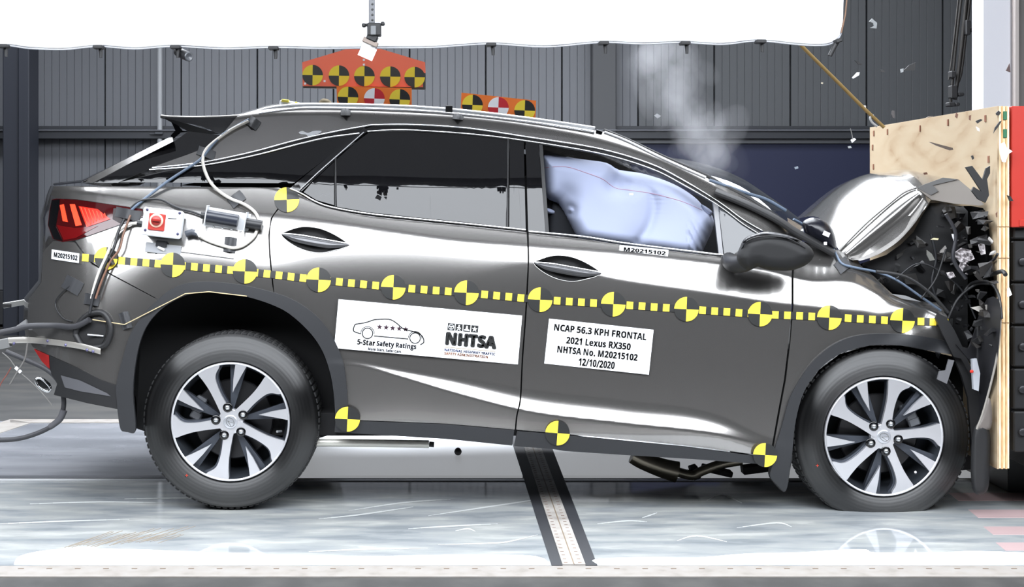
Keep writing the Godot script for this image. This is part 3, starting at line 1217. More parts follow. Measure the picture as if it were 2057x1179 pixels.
	m.box(P(744, 85, z + 0.005), Vector3(32 * k, 10 * k, 0.03), Basis(Vector3.BACK, -0.42), 0.002)
	part(c, "bracket", m, mat(120, 108, 100, 0.5))
	m = MB.new()
	m.box(P(738, 105, z + 0.022), Vector3(31 * k, 25 * k, 0.003), Basis(Vector3.BACK, -0.42), 0.0)
	single("target_card", m, M.white, "blank white card held askew at the foot of the hanging mast", "card")


func quad_disc(parent: Node3D, xf: Transform3D, r: float, ca: Material, cb: Material, called: String) -> MeshInstance3D:
	# yellow (or white) in the upper left and lower right quarters
	var a := MB.new()
	var b := MB.new()
	for i in 4:
		plate(a if i % 2 == 1 else b, disc(r, 12, PI / 2 * i, PI / 2 * (i + 1)), xf, 0.0012)
	var am := ArrayMesh.new()
	a.surf(am, ca)
	b.surf(am, cb)
	return part_mesh(parent, called, am)


func boards() -> void:
	# hanging coral board with five discs
	var z := -0.72
	var k := (D - z) / F
	var t := thing("target_board", "coral-red gabled board with five black and yellow discs above the car roof", "target board", P(731, 150, z))
	var b := MB.new()
	slab(b, pl("607,125 731,88 854,125 855,148 855,175 608,173"), z, 0.012)
	part(t, "board", b, M.coral)
	b = MB.new()
	slab(b, pl("609,173 854,175 855,180 609,177"), z - 0.004, 0.02)
	slab(b, pl("850,147 855,147 855,180 850,180"), z + 0.001, 0.014)
	part(t, "edge_rail", b, mat(74, 72, 70, 0.6))
	var kk := 0
	for c in [[628, 151], [681, 152], [732, 153], [784, 154], [833, 155]]:
		quad_disc(t, Transform3D(Basis(Vector3.BACK, -0.012), P(c[0], c[1], z + 0.001)), 20.6 * k, M.yellow, mat(62, 62, 58, 0.6), "target_disc")
		kk += 1
	b = MB.new()
	for c in [[731, 120], [731, 130], [652, 163], [613, 168]]:
		b.box(P(c[0], c[1], z + 0.002), Vector3(4 * k, 4 * k, 0.004), Basis(), 0.0)
	part(t, "paper_bits", b, M.white)
	for x in [690, 810]:
		b = MB.new()
		b.tube([P(x, 174, z - 0.05), P(x, 236, z - 0.05)], 0.008, 8)
		part(t, "stay", b, M.dark)
	for s in [["orange target board standing on the roof rear under the coral board", "676,173 827,177 827,235 678,235", [[699, 195], [752, 198], [803, 200]], "676,173 680,173 682,235 678,235"],
			["orange target board standing on the roof above the front door", "927,186 1077,202 1075,252 925,236", [[949, 211], [1001, 216], [1054, 222]], ""]]:
		var zz := -0.76 if s[3] == "" else -0.69
		var kz := (D - zz) / F
		t = thing("roof_board", s[0], "target board", P(s[2][1][0], s[2][1][1], zz), "orange boards on the roof")
		b = MB.new()
		slab(b, pl(s[1]), zz, 0.01)
		part(t, "board", b, M.orange)
		b = MB.new()
		var q: Array = s[2]
		for e in [0, 2]:
			b.box(P(q[e][0], q[e][1] + 25, zz - 0.02), Vector3(0.03, 0.1, 0.02))
		part(t, "foot", b, M.black)
		for i in 3:
			quad_disc(t, Transform3D(Basis(Vector3.BACK, -0.04), P(q[i][0], q[i][1], zz + 0.001)), 20.8 * kz, M.white if i == 1 else M.yellow, M.red if i == 1 else M.ink, "target_disc")
	# black poles and cable hanging at the right
	z = -2.6
	k = (D - z) / F
	t = thing("lamp_stand", "folded black metal stand of poles hanging before the grey wall by the white pillar", "stand", P(1920, 100, z))
	for s in [["1934,-30 1920,90 1909,212", 3.2], ["1944,-30 1932,90 1918,200", 4.2], ["1952,-30 1940,70 1930,150 1918,175", 3.0], ["1928,-30 1914,100 1906,160", 1.8]]:
		b = MB.new()
		b.tube(sm3(path3(s[0], z + 0.01), 3), s[1] * k, 8)
		part(t, "pole", b, mat(40, 38, 36, 0.35, 0.3))
	for c in [[1912, 150, 10, 14], [1914, 185, 14, 26], [1928, 190, 12, 7], [1909, 210, 14, 9], [1921, 210, 9, 7], [1942, 56, 10, 30]]:
		b = MB.new()
		b.box(P(c[0], c[1], z + 0.02), Vector3(c[2] * k, c[3] * k, 0.06), Basis(), 0.006)
		part(t, "joint", b, M.black)
	b = MB.new()
	b.box(P(1953, 60, z + 0.03), Vector3(8 * k, 9 * k, 0.03), Basis(), 0.006)
	part(t, "wing_screw", b, M.black)
	z = -1.2
	b = MB.new()
	b.tube(sm3(path3("1590,70 1614,96 1690,172 1738,220 1776,256", z), 8), 3.6 * (D - z) / F, 8)
	t = thing("rope", "tan braided rope slanting from the diffuser's corner to the plywood's top", "rope", P(1700, 180, z))
	part(t, "strand", b, mat(128, 104, 58, 0.8))
	b = MB.new()
	b.box(P(1737, 216, z), Vector3(0.012, 0.02, 0.012))
	part(t, "tag", b, mat(214, 206, 196, 0.6))
	b = MB.new()
	b.tube(sm3(path3("1762,254 1752,246 1748,236 1755,232", z), 6), 0.006, 8)
	part(t, "end_loop", b, mat(160, 160, 160, 0.5))


# ---------------------------------------------------------------- the car
var C: Node3D


func skin(called: String, poly: PackedVector2Array, m: Material, lift := 0.0, parent: Node3D = null, flange := 0.02, sx := 8.0, sy := 4.0, label := "", hole := PackedVector2Array()) -> MeshInstance3D:
	var b := MB.new()
	panel(b, poly, zoff(lift), sx, sy, flange, hole)
	return part(parent if parent else C, called, b, m, label)


func far_skin(called: String, poly: PackedVector2Array, m: Material) -> void:
	var b := MB.new()
	panel(b, poly, zoff(0.0), 24.0, 12.0, 0.0)
	var o := MB.new()
	for i in range(0, b.v.size(), 3):
		var nn := []
		for k in 3:
			nn.append(b.n[i + k] * Vector3(1, 1, -1))
		o.t(far(b.v[i]), far(b.v[i + 1]), far(b.v[i + 2]), nn[0], nn[1], nn[2])
	part(C, called, o, m)


func strip(called: String, pts: String, r: float, m: Material, lift := 0.002, parent: Node3D = null, smooth := true) -> MeshInstance3D:
	var q := []
	var src := pl(pts)
	var dense := sm(src, false, 5) if smooth else src
	for p in dense:
		q.append(P(p.x, p.y, zb(p.x, p.y) + lift))
	var b := MB.new()
	b.tube(q, r, 8)
	return part(parent if parent else C, called, b, m)


# a sheet stretched across the car between an edge given on the near side and its mirror on the far side
func across(b: MB, edge: Array, bulge: Callable, nseg := 24) -> void:
	var rows := []
	for i in edge.size():
		var row := []
		var a: Vector3 = edge[i]
		var c := far(a)
		for k in nseg + 1:
			var s := float(k) / nseg
			row.append(a.lerp(c, s) + bulge.call(i, s))
		rows.append(row)
	grid(b, rows, Vector3.UP)


func grid(b: MB, rows: Array, toward: Vector3) -> void:
	var nr := []
	for i in rows.size():
		var r := []
		for k in rows[0].size():
			var u: Vector3 = rows[mini(i + 1, rows.size() - 1)][k] - rows[maxi(i - 1, 0)][k]
			var w: Vector3 = rows[i][mini(k + 1, rows[0].size() - 1)] - rows[i][maxi(k - 1, 0)]
			var n := u.cross(w).normalized()
			r.append(n)
		nr.append(r)
	var s := 0.0
	for r in nr:
		for n in r:
			s += n.dot(toward)
	var f := 1.0 if s >= 0.0 else -1.0
	for i in rows.size() - 1:
		for k in rows[0].size() - 1:
			b.t(rows[i][k], rows[i][k + 1], rows[i + 1][k + 1], nr[i][k] * f, nr[i][k + 1] * f, nr[i + 1][k + 1] * f)
			b.t(rows[i][k], rows[i + 1][k + 1], rows[i + 1][k], nr[i][k] * f, nr[i + 1][k + 1] * f, nr[i + 1][k] * f)


func edge3(pts: PackedVector2Array, lift := 0.0) -> Array:
	var q := []
	for p in pts:
		q.append(P(p.x, p.y, zb(p.x, p.y) + lift))
	return q


func car() -> void:
	C = thing("car", "dark metallic grey crossover car crumpling nose-first into the plywood barrier, tail lifted", "car", Vector3(0, 0, MID))
	var arch_r := sm(pl("235,806 233,775 244,728 261,673 288,631 314,605 339,584 373,569 424,566 488,573 551,588 594,605 636,635 666,673 687,720 695,762 699,821 699,846"))
	var arch_f := sm(pl("1554,910 1571,855 1586,802 1607,762 1632,728 1666,698 1704,679 1747,671 1810,671 1874,679 1921,690"))
	var roof_top := sm(pl("476,234 504,227 531,219 580,216 680,217 800,219 906,226 1060,243 1195,262"))
	var pillar_top := sm(pl("1195,262 1215,265 1260,284 1330,318 1415,355 1510,404 1578,449 1616,478"))
	# ---- painted skin
	var q := PackedVector2Array()
	q.append_array(pl("109,374 204,374 400,375 560,377 580,384 558,418 544,438 539,472 541,516 547,574"))
	q.append_array(sm(pl("550,588 488,573 424,566 373,569 339,584 318,601")))
	q.append_array(pl("218,547 185,527 170,510 152,484 238,454 289,437 287,419 153,400 112,398 102,391"))
	skin("quarter_panel", q, M.paint)
	far_skin("far_quarter_panel", q, M.paint)
	q = pl("107,484 150,487 168,512 183,530 218,550 319,603")
	q.append_array(sm(pl("317,604 288,631 261,673 244,728 233,773")))
	q.append_array(pl("202,762 158,739 99,713 66,697 59,684 55,646 57,603 70,585 83,567 86,506"))
	skin("rear_bumper", q, M.paint)
	far_skin("far_rear_bumper", q, M.paint)
	var belt := sm(pl("583,382 606,393 636,410 670,421 738,433 840,444 942,454 1056,466"))
	q = belt.duplicate()
	q.append_array(sm(pl("1058,467 1060,520 1058,570 1054,640 1048,720 1044,800 1037,834 1034,862")))
	q.append_array(sm(pl("1033,863 892,851 721,844 700,843")))
	q.append_array(sm(pl("699,842 699,821 695,762 687,720 666,673 636,635 594,605 556,591")))
	q.append_array(sm(pl("551,588 544,516 542,472 547,439 561,419")))
	var door_r := skin("rear_door", q, M.paint, 0.0, null, 0.02, 8.0, 4.0, "", handle_leaf(Vector2(-507.0, -57.5)))
	far_skin("far_rear_door", q, M.paint)
	q = sm(pl("1062,468 1170,480 1245,491 1340,503 1459,517 1530,526 1591,536"))
	q.append_array(pl("1590,555 1590,614 1584,686 1575,762 1563,826 1550,898"))
	q.append_array(sm(pl("1549,918 1524,914 1378,895 1183,876 1038,863")))
	q.append_array(sm(pl("1037,862 1040,834 1047,800 1051,720 1057,640 1061,570 1063,520")))
	var door_f := skin("front_door", q, M.paint, 0.0, null, 0.02, 8.0, 4.0, "", handle_leaf(Vector2.ZERO))
	far_skin("far_front_door", q, M.paint)
	q = pl("1596,536 1600,505 1614,487")
	q.append_array(sm(pl("1617,486 1656,498 1684,502 1707,507 1721,520 1731,535 1749,549 1790,588 1802,593 1858,606 1885,609 1897,627 1909,645 1920,684")))
	q.append_array(sm(pl("1921,689 1874,679 1810,671 1747,671 1704,679 1666,698 1632,728 1607,762 1586,802 1571,855 1556,905")))
	q.append_array(pl("1554,898 1567,826 1579,762 1588,686 1594,614 1594,555"))
	skin("front_fender", q, M.paint)
	far_skin("far_front_fender", q, M.paint)
	q = pl("306,336 408,299 446,271 456,258")
	q.append_array(roof_top)
	q.append_array(pillar_top)
	q.append_array(pl("1602,492 1560,482 1531,463"))
	q.append_array(sm(pl("1531,462 1493,440 1442,403 1374,362 1306,328 1200,297 1044,272 942,257 840,250 755,250 731,253 680,262 602,279 500,306 401,326")))
	skin("roof_side", q, M.paint)
	far_skin("far_roof_side", q, M.paint)
	# ---- roof, screens
	var b := MB.new()
	across(b, edge3(roof_top), func(_i: int, s: float) -> Vector3: return Vector3(0, 0.045 * (1.0 - pow(absf(2.0 * s - 1.0), 3.0)), 0))
	part(C, "roof", b, M.paint)
	b = MB.new()
	across(b, edge3(pillar_top, -0.004), func(i: int, s: float) -> Vector3: return Vector3(0.07, 0.13, 0) * (1.0 - pow(absf(2.0 * s - 1.0), 2.4)) * (0.08 + 0.8 * smoothstep(0.3, 0.72, float(i) / (pillar_top.size() - 1))))
	part(C, "windscreen", b, M.pane)
	strip("windscreen_trim", "1213,263 1260,282 1330,315 1418,354 1450,372 1510,403 1578,449 1616,478", 0.012, M.black, -0.012)
	b = MB.new()
	across(b, edge3(pl("452,262 344,280 163,367 109,373"), -0.06), func(_i: int, s: float) -> Vector3: return Vector3(-0.07, 0.02, 0) * (1.0 - pow(absf(2.0 * s - 1.0), 3.0)))
	part(C, "rear_window", b, M.glass_dark)
	b = MB.new()
	across(b, edge3(pl("109,373 101,391 92,421 87,438 88,459 86,506 82,567 57,603 55,646 59,684"), -0.01), func(_i: int, s: float) -> Vector3: return Vector3(-0.1, 0, 0) * (1.0 - pow(absf(2.0 * s - 1.0), 3.0)))
	part(C, "tailgate", b, M.paint)
	b = MB.new()
	panel(b, pl("163,366 252,320 338,277 346,276 348,284 268,324 187,367"), func(x: float, y: float) -> float: return zb(x, 330) - 0.05 + 0.004 * (y - lerpf(366, 277, (x - 163) / 180.0)), 8, 3, 0.02)
	part(C, "tailgate_edge", b, M.paint)
	skin("rear_pillar_cover", pl("189,367 268,325 350,284 378,264 446,272 408,298 306,335 237,367"), M.gloss, -0.012)
	# spoiler: profile swept across
	b = MB.new()
	var prof := sm(pl("323,232 345,235 400,236 476,233 504,227"), false, 3)
	across(b, edge3(prof, -0.05), func(_i: int, s: float) -> Vector3: return Vector3(-0.05, 0.02, 0) * (1.0 - pow(absf(2.0 * s - 1.0), 3.0)))
	across(b, edge3(pl("323,233 345,243 378,263"), -0.05), func(_i: int, s: float) -> Vector3: return Vector3(-0.05, 0.02, 0) * (1.0 - pow(absf(2.0 * s - 1.0), 3.0)))
	part(C, "spoiler", b, M.paint)
	strip("spoiler_edge", "324,234 345,236 400,237 476,234 504,228 531,220", 0.009, M.paint, -0.03)
	b = MB.new()
	slab(b, pl("325,234 345,236 400,237 474,236 452,264 446,270 400,252 350,243"), P(400, 250, zb(420, 250)).z - 0.03, 0.02)
	part(C, "spoiler_end", b, mat(84, 84, 86, 0.4))
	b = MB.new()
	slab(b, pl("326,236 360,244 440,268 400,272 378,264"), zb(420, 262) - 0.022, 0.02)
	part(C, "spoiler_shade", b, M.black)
	b = MB.new()
	slab(b, pl("344,245 357,252 366,262 378,264 362,266 346,280 343,272 352,262"), zb(420, 262) - 0.015, 0.015)
	part(C, "spoiler_fin", b, M.gloss)
	# ---- glass and its trims
	skin("quarter_window", sm(pl("240,366 330,345 401,334 500,316 602,290 716,271 655,318 590,368 400,367"), true, 1), M.glass_dark, -0.003)
	far_skin("far_windows", pl("240,366 401,334 500,316 602,290 716,271 840,262 942,268 1044,282 1200,308 1306,338 1432,404 1525,468 1459,512 1340,496 1170,474 1044,462 840,438 670,414 590,380"), M.glass_dark)
	skin("window_surround", pl("235,368 330,343 401,328 500,307 602,281 680,264 731,255 738,262 716,272 602,291 500,317 401,335 330,346 241,366"), M.black, -0.004)
	skin("rear_pillar_trim", pl("716,271 731,256 740,262 706,290 606,384 596,382 580,381 592,370 655,318"), M.gloss, 0.001)
	strip("trim_strip", "306,337 401,327 500,307 602,280 680,263 731,254 755,251 840,251 942,258 1044,273 1200,298 1306,329 1374,363 1442,404 1493,441 1531,463", 0.0032, M.chrome, 0.003)
	strip("trim_strip", "300,341 401,333 500,315 602,289 660,276 722,268", 0.0036, M.chrome, 0.002)
	strip("trim_strip", "738,264 789,261 840,262 942,269 1044,281 1200,307 1306,338 1374,372 1442,412 1493,450 1522,468", 0.0028, M.chrome, 0.002)
	strip("trim_strip", "583,379 606,389 636,406 670,417 738,429 840,440 942,450 1056,462", 0.0042, M.chrome, 0.004, door_r)
	strip("trim_strip", "1062,465 1170,475 1245,487 1340,499 1459,513", 0.0042, M.chrome, 0.004, door_f)
	strip("trim_strip", "731,266 690,302 640,346 602,382", 0.003, mat(150, 150, 152, 0.25, 0.8), 0.006)
	skin("window_channel", pl("755,252 840,252 942,259 1044,274 1200,299 1306,330 1374,364 1442,405 1493,442 1529,464 1522,470 1493,452 1442,414 1374,374 1306,340 1200,309 1044,283 942,271 840,264 740,265 735,258"), M.black, -0.004)
	skin("door_window", sm(pl("742,266 789,264 840,265 942,272 1019,281 1017,456 942,447 840,437 738,426 676,415 676,316 706,292"), true, 1), M.glass_dark, -0.004, door_r)
	skin("fixed_window", pl("671,320 671,412 636,402 610,386 640,352"), M.glass_dark, -0.004, door_r)
	strip("window_divider", "674,317 674,415", 0.005, M.black, 0.0, door_r, false)
	strip("window_divider", "1021,280 1019,458", 0.006, M.black, 0.0, door_r, false)
	skin("door_pillar", pl("1024,281 1052,285 1056,462 1023,457"), M.glass_dark, -0.002, door_r)
	skin("door_pillar", pl("1056,285 1082,290 1096,468 1061,464"), M.glass_dark, -0.002, door_f)
	skin("window_seal", pl("1083,290 1090,291 1103,469 1096,468"), M.black, 0.003, door_f)
	skin("window_bar", pl("1432,403 1442,409 1453,512 1444,511"), mat(90, 90, 92, 0.3, 0.5), 0.004, door_f)
	skin("quarter_light", pl("1443,412 1493,450 1525,470 1500,490 1470,514 1455,513"), mat(56, 58, 61, 0.03), -0.004, door_f)
	# ---- dark behind the skin: door cavities, cabin, underbody
	skin("inner_side", pl("560,385 740,436 1056,470 1245,494 1459,522 1590,545 1584,690 1560,820 1545,905 1380,886 1183,868 1035,855 720,838 700,760 670,670 600,600 552,560 548,440"), M.dark, -0.045, null, 0.0, 24.0, 12.0)
	b = MB.new()
	b.box(Vector3(0.2, 0.36, MID), Vector3(2.4, 0.1, 1.6))
	part(C, "underbody", b, M.dark)
	b = MB.new()
	b.box(Vector3(-0.25, 1.05, MID), Vector3(1.7, 0.8, 1.1))
	part(C, "cabin_interior", b, M.dark)
	b = MB.new()
	pillow(b, sm(pl("1104,410 1120,404 1150,430 1170,468 1150,500 1100,490"), true), -0.42, 0.07, 14.0, 6.0)
	part(C, "seat_back", b, mat(34, 36, 42, 0.8))
	b = MB.new()
	panel(b, pl("1090,300 1430,402 1450,520 1090,480"), func(_x: float, _y: float) -> float: return -0.62, 40, 40, 0.0)
	part(C, "cabin_dark_sheet", b, mat(30, 30, 33, 0.8))  # dark sheet added across the cabin so the open window reads dark
	airbag()
	# ---- cladding
	q = arch_r.duplicate()
	q.append_array(sm(pl("674,847 670,787 661,741 644,698 615,660 568,622 496,596 424,587 382,591 339,610 305,640 284,678 272,730 267,790 272,864 254,867 242,862 236,826")))
	skin("rear_arch_cladding", q, M.trim, 0.012)
	q = arch_f.duplicate()
	q.append_array(sm(pl("1919,713 1874,706 1810,694 1747,694 1687,711 1645,743 1615,787 1598,847 1592,905 1587,938 1579,985 1562,975 1547,955 1556,925")))
	skin("front_arch_cladding", q, M.trim, 0.012)
	b = MB.new()
	slab(b, sm(pl("236,826 240,800 258,790 270,800 271,855 262,866 248,864"), true), -0.14, 0.03)
	part(C, "mud_flap", b, M.black)
	b = MB.new()
	slab(b, sm(pl("1546,953 1556,925 1590,910 1587,945 1578,987 1560,976"), true), -0.05, 0.03)
	part(C, "mud_flap", b, M.black)
	skin("sill", pl("674,843 700,845 892,852 1033,864 1029,895 900,882 721,871 672,868"), M.trim, 0.006)
	skin("sill", pl("1039,866 1115,872 1183,879 1378,898 1524,917 1553,922 1552,934 1390,922 1256,914 1135,906 1110,902 1033,896"), M.trim, 0.006)
	q = pl("99,714 158,740 202,763 233,774 237,822 176,810 108,793 115,770 101,748")
	skin("bumper_cladding", q, M.black, 0.006)
	skin("bumper_insert", pl("122,754 160,764 215,790 222,796 161,786 130,778"), mat(78, 78, 82, 0.5), 0.009)
	skin("reflector", pl("68,701 98,714 100,742 84,726"), mat(150, 26, 24, 0.25), 0.004, null, 0.02, 8, 4, "red rear reflector")
	# dark recess on the bumper with its broken rim
	skin("tow_recess", sm(pl("150,668 165,655 185,640 208,645 213,665 205,688 185,697 165,692"), true), M.dark, 0.004)
	b = MB.new()
	var ring := []
	for p in sm(pl("152,672 158,652 178,632 205,628 219,645 222,668 212,692 190,698 166,694 152,672"), false, 3):
		ring.append(P(p.x, p.y, zb(p.x, p.y) + 0.01))
	b.tube(ring, 0.014, 8)
	part(C, "recess_rim", b, M.black)
	b = MB.new()
	b.tube(path3("176,672 208,675", zb(190, 673) + 0.015), 0.004, 8)
	part(C, "recess_pin", b, M.alu)
	# exhaust tip
	b = MB.new()
	var e3 := []
	for p in sm(pl("72,762 82,760 96,772 101,780 97,786 88,783 76,774"), true, 3):
		e3.append(P(p.x, p.y, -0.3))
	e3.append(e3[0])
	b.tube(e3, 0.006, 8)
	part(C, "exhaust_tip", b, M.chrome)
	b = MB.new()
	slab(b, pl("74,763 82,762 95,773 98,781 88,780 78,773"), -0.31, 0.05)
	part(C, "exhaust_bore", b, M.dark)
	b = MB.new()
	b.tube(path3("630,889 740,890 862,892", -0.12), 0.017, 16)
	part(C, "side_step_tube", b, mat(196, 194, 186, 0.3, 0.3))
	b = MB.new()
	b.tube(path3("862,892 872,893", -0.12), 0.012, 12)
	part(C, "tube_plug", b, M.dark)
	# catalyser under the front floor
	b = MB.new()
	b.tube(sm3(path3("1270,915 1290,925 1330,940 1360,948", -0.5), 4), 0.035, 16, 0.05)
	b.tube(sm3(path3("1360,948 1390,955 1410,946 1450,932 1490,925", -0.5), 4), 0.022, 12)
	part(C, "catalyser", b, mat(150, 142, 128, 0.28, 0.9))
	b = MB.new()
	for c in [[1372, 950, 30, 14], [1395, 948, 16, 26], [1440, 945, 60, 12], [1520, 940, 60, 16]]:
		b.box(P(c[0], c[1], -0.55), Vector3(c[2], c[3], 30) * (D + 0.55) / F, Basis(Vector3.BACK, rng.randf_range(-0.3, 0.3)), 0.004)
	part(C, "exhaust_hanger", b, M.dark)
	b = MB.new()
	b.box(Vector3(P(1660, 800, -0.4).x, P(1660, 800, -0.4).y, -0.95), Vector3(0.9, 0.5, 1.2), Basis(), 0.02)
	part(C, "engine_bay", b, M.dark)
	b = MB.new()
	b.box(Vector3(P(450, 760, -0.4).x, P(450, 740, -0.4).y, MID), Vector3(0.9, 0.36, 1.2), Basis(), 0.02)
	b.box(Vector3(P(220, 680, -0.4).x, P(220, 620, -0.4).y, MID), Vector3(0.5, 0.45, 1.1), Basis(), 0.02)
	part(C, "tail_structure", b, M.dark)
	# wheel housings
	for a in [["rear_wheel_housing", pl("272,860 284,678 305,640 339,609 382,590 424,586 496,594 568,622 615,660 644,698 661,741 670,787 674,870 480,930")], ["front_wheel_housing", pl("1590,900 1598,847 1615,787 1645,743 1687,711 1747,694 1810,694 1874,707 1930,720 1975,800 1980,940 1780,960")]]:
		b = MB.new()
		slab(b, a[1], -0.3, 0.02)
		var poly: PackedVector2Array = a[1]
		for i in poly.size() - 2:
			var A := P(poly[i].x, poly[i].y, -0.03)
			var B := P(poly[i + 1].x, poly[i + 1].y, -0.03)
			b.quad(A, B, P(poly[i + 1].x, poly[i + 1].y, -0.3), P(poly[i].x, poly[i].y, -0.3), Vector3.DOWN)
		part(C, a[0], b, M.dark)
	# thin wire hooked under the rear arch
	strip("arch_wire", "186,642 250,652 372,590 420,586 496,595", 0.0022, mat(188, 168, 130, 0.5), 0.02, null, false)
	lamps_and_handles()
	mirror()
	nose()
	wheel(463, 847, 45.0, false)
	wheel(1775, 877, 6.0, true)
	# roof rail
	var rail := Node3D.new()
	rail.name = "roof_rail"
	C.add_child(rail, true)
	for s in [["518,226 545,219 600,213 680,213 800,216 906,223 1000,233 1100,246 1194,260", 0.014, -0.035, M.alu], ["520,229 600,219 680,219 800,222 906,229 1060,246 1194,266", 0.008, -0.018, M.chrome]]:
		b = MB.new()
		var e := []
		for p in sm(pl(s[0])):
			e.append(P(p.x, p.y, zb(p.x, p.y + 8) + s[2]))
		b.tube(e, s[1], 10)
		part(rail, "bar", b, s[3])
	b = MB.new()
	b.box(P(1203, 266, zb(1203, 270) - 0.02), Vector3(0.03, 0.02, 0.03), Basis(Vector3.BACK, -0.3))
	part(rail, "rail_end", b, M.gloss)
	# bright gutter along the windscreen edge
	for s in [["1214,266 1262,285 1332,319 1417,357", M.alu], ["1425,362 1500,388 1540,401 1578,423", M.wire_blue]]:
		strip("windscreen_moulding", s[0], 0.008, s[1], 0.0)


func airbag() -> void:
	var poly := sm(pl("1089,314 1112,312 1170,320 1218,327 1243,341 1289,348 1340,364 1374,381 1401,401 1415,418 1430,432 1434,452 1424,478 1406,512 1384,518 1289,504 1204,492 1165,482 1143,446 1130,424 1119,409 1096,394 1089,352"), true, 3)
	var line := sm(pl("1262,368 1300,378 1311,395 1313,418 1308,442 1299,462 1282,484"))
	var zf := func(x: float, y: float) -> float:
		var q := Vector2(x, y)
		if not Geometry2D.is_point_in_polygon(q, poly):
			return -0.36
		var k := 1.0 - minf(edge_dist(poly, q) / 30.0, 1.0)
		var z := -0.36 + 0.15 * sqrt(maxf(1.0 - k * k, 0.0))
		var dl := 1e9
		for i in line.size() - 1:
			dl = minf(dl, q.distance_to(Geometry2D.get_closest_point_to_segment(q, line[i], line[i + 1])))
		z -= 0.018 * exp(-dl * dl / 90.0) + 0.02 * exp(-dl * dl / 900.0)
		z -= 0.075 * exp(-q.distance_squared_to(Vector2(1240, 366)) / 420.0)
		z -= 0.05 * exp(-q.distance_squared_to(Vector2(1134, 396)) / 700.0) + 0.03 * exp(-q.distance_squared_to(Vector2(1120, 345)) / 2500.0)
		z -= 0.045 * exp(-q.distance_squared_to(Vector2(1146, 422)) / 160.0) * (1.0 - 0.8 * exp(-q.distance_squared_to(Vector2(1146, 422)) / 30.0))
		var dy := absf(y - 405.0)
		if x > 1298 and x < 1350 and dy < 32.0:
			z -= 0.0014 * (1.0 + sin(y * 0.85)) * exp(-pow((x - 1318.0) / 16.0, 2.0)) * (1.0 - dy / 32.0)
		if x > 1380:
			z += 0.006 * sin((x - y * 0.5) * 0.42) * clampf((y - 440.0) / 30.0, 0.0, 1.0)
		return z
	var b := MB.new()
	panel(b, poly, zf, 5.0, 4.0, 0.0)
	var bag := part(C, "curtain_airbag", b, M.airbag, "white inflated curtain airbag in the front window")
	b = MB.new()
	var st := []
	for p in sm(pl("1092,337 1136,335 1177,347 1211,360 1235,377 1265,382 1306,388 1340,396 1374,406 1410,422")):
		st.append(P(p.x, p.y, zf.call(p.x, p.y) + 0.001))
	b.tube(st, 0.0013, 6)
	part(bag, "stitch_line", b, mat(176, 130, 150, 0.7))
	b = MB.new()
	pillow(b, sm(pl("1408,410 1430,424 1428,434 1416,428"), true), -0.3, 0.02, 6.0, 4.0)
	part(bag, "tether_tab", b, M.airbag)
	b = MB.new()
	pillow(b, sm(pl("1098,418 1116,424 1112,430 1100,428"), true), -0.36, 0.02, 4.0, 4.0)
	part(bag, "loose_fold", b, M.airbag)


func handle_leaf(o: Vector2) -> PackedVector2Array:
	var leaf := PackedVector2Array()
	for p in sm(pl("1072,528 1083,522 1104,515 1123,513 1147,516 1169,524 1191,536 1206,548 1198,555 1180,560 1155,565 1130,563 1104,554 1082,540"), true, 3):
		leaf.append(p + o)
	return leaf


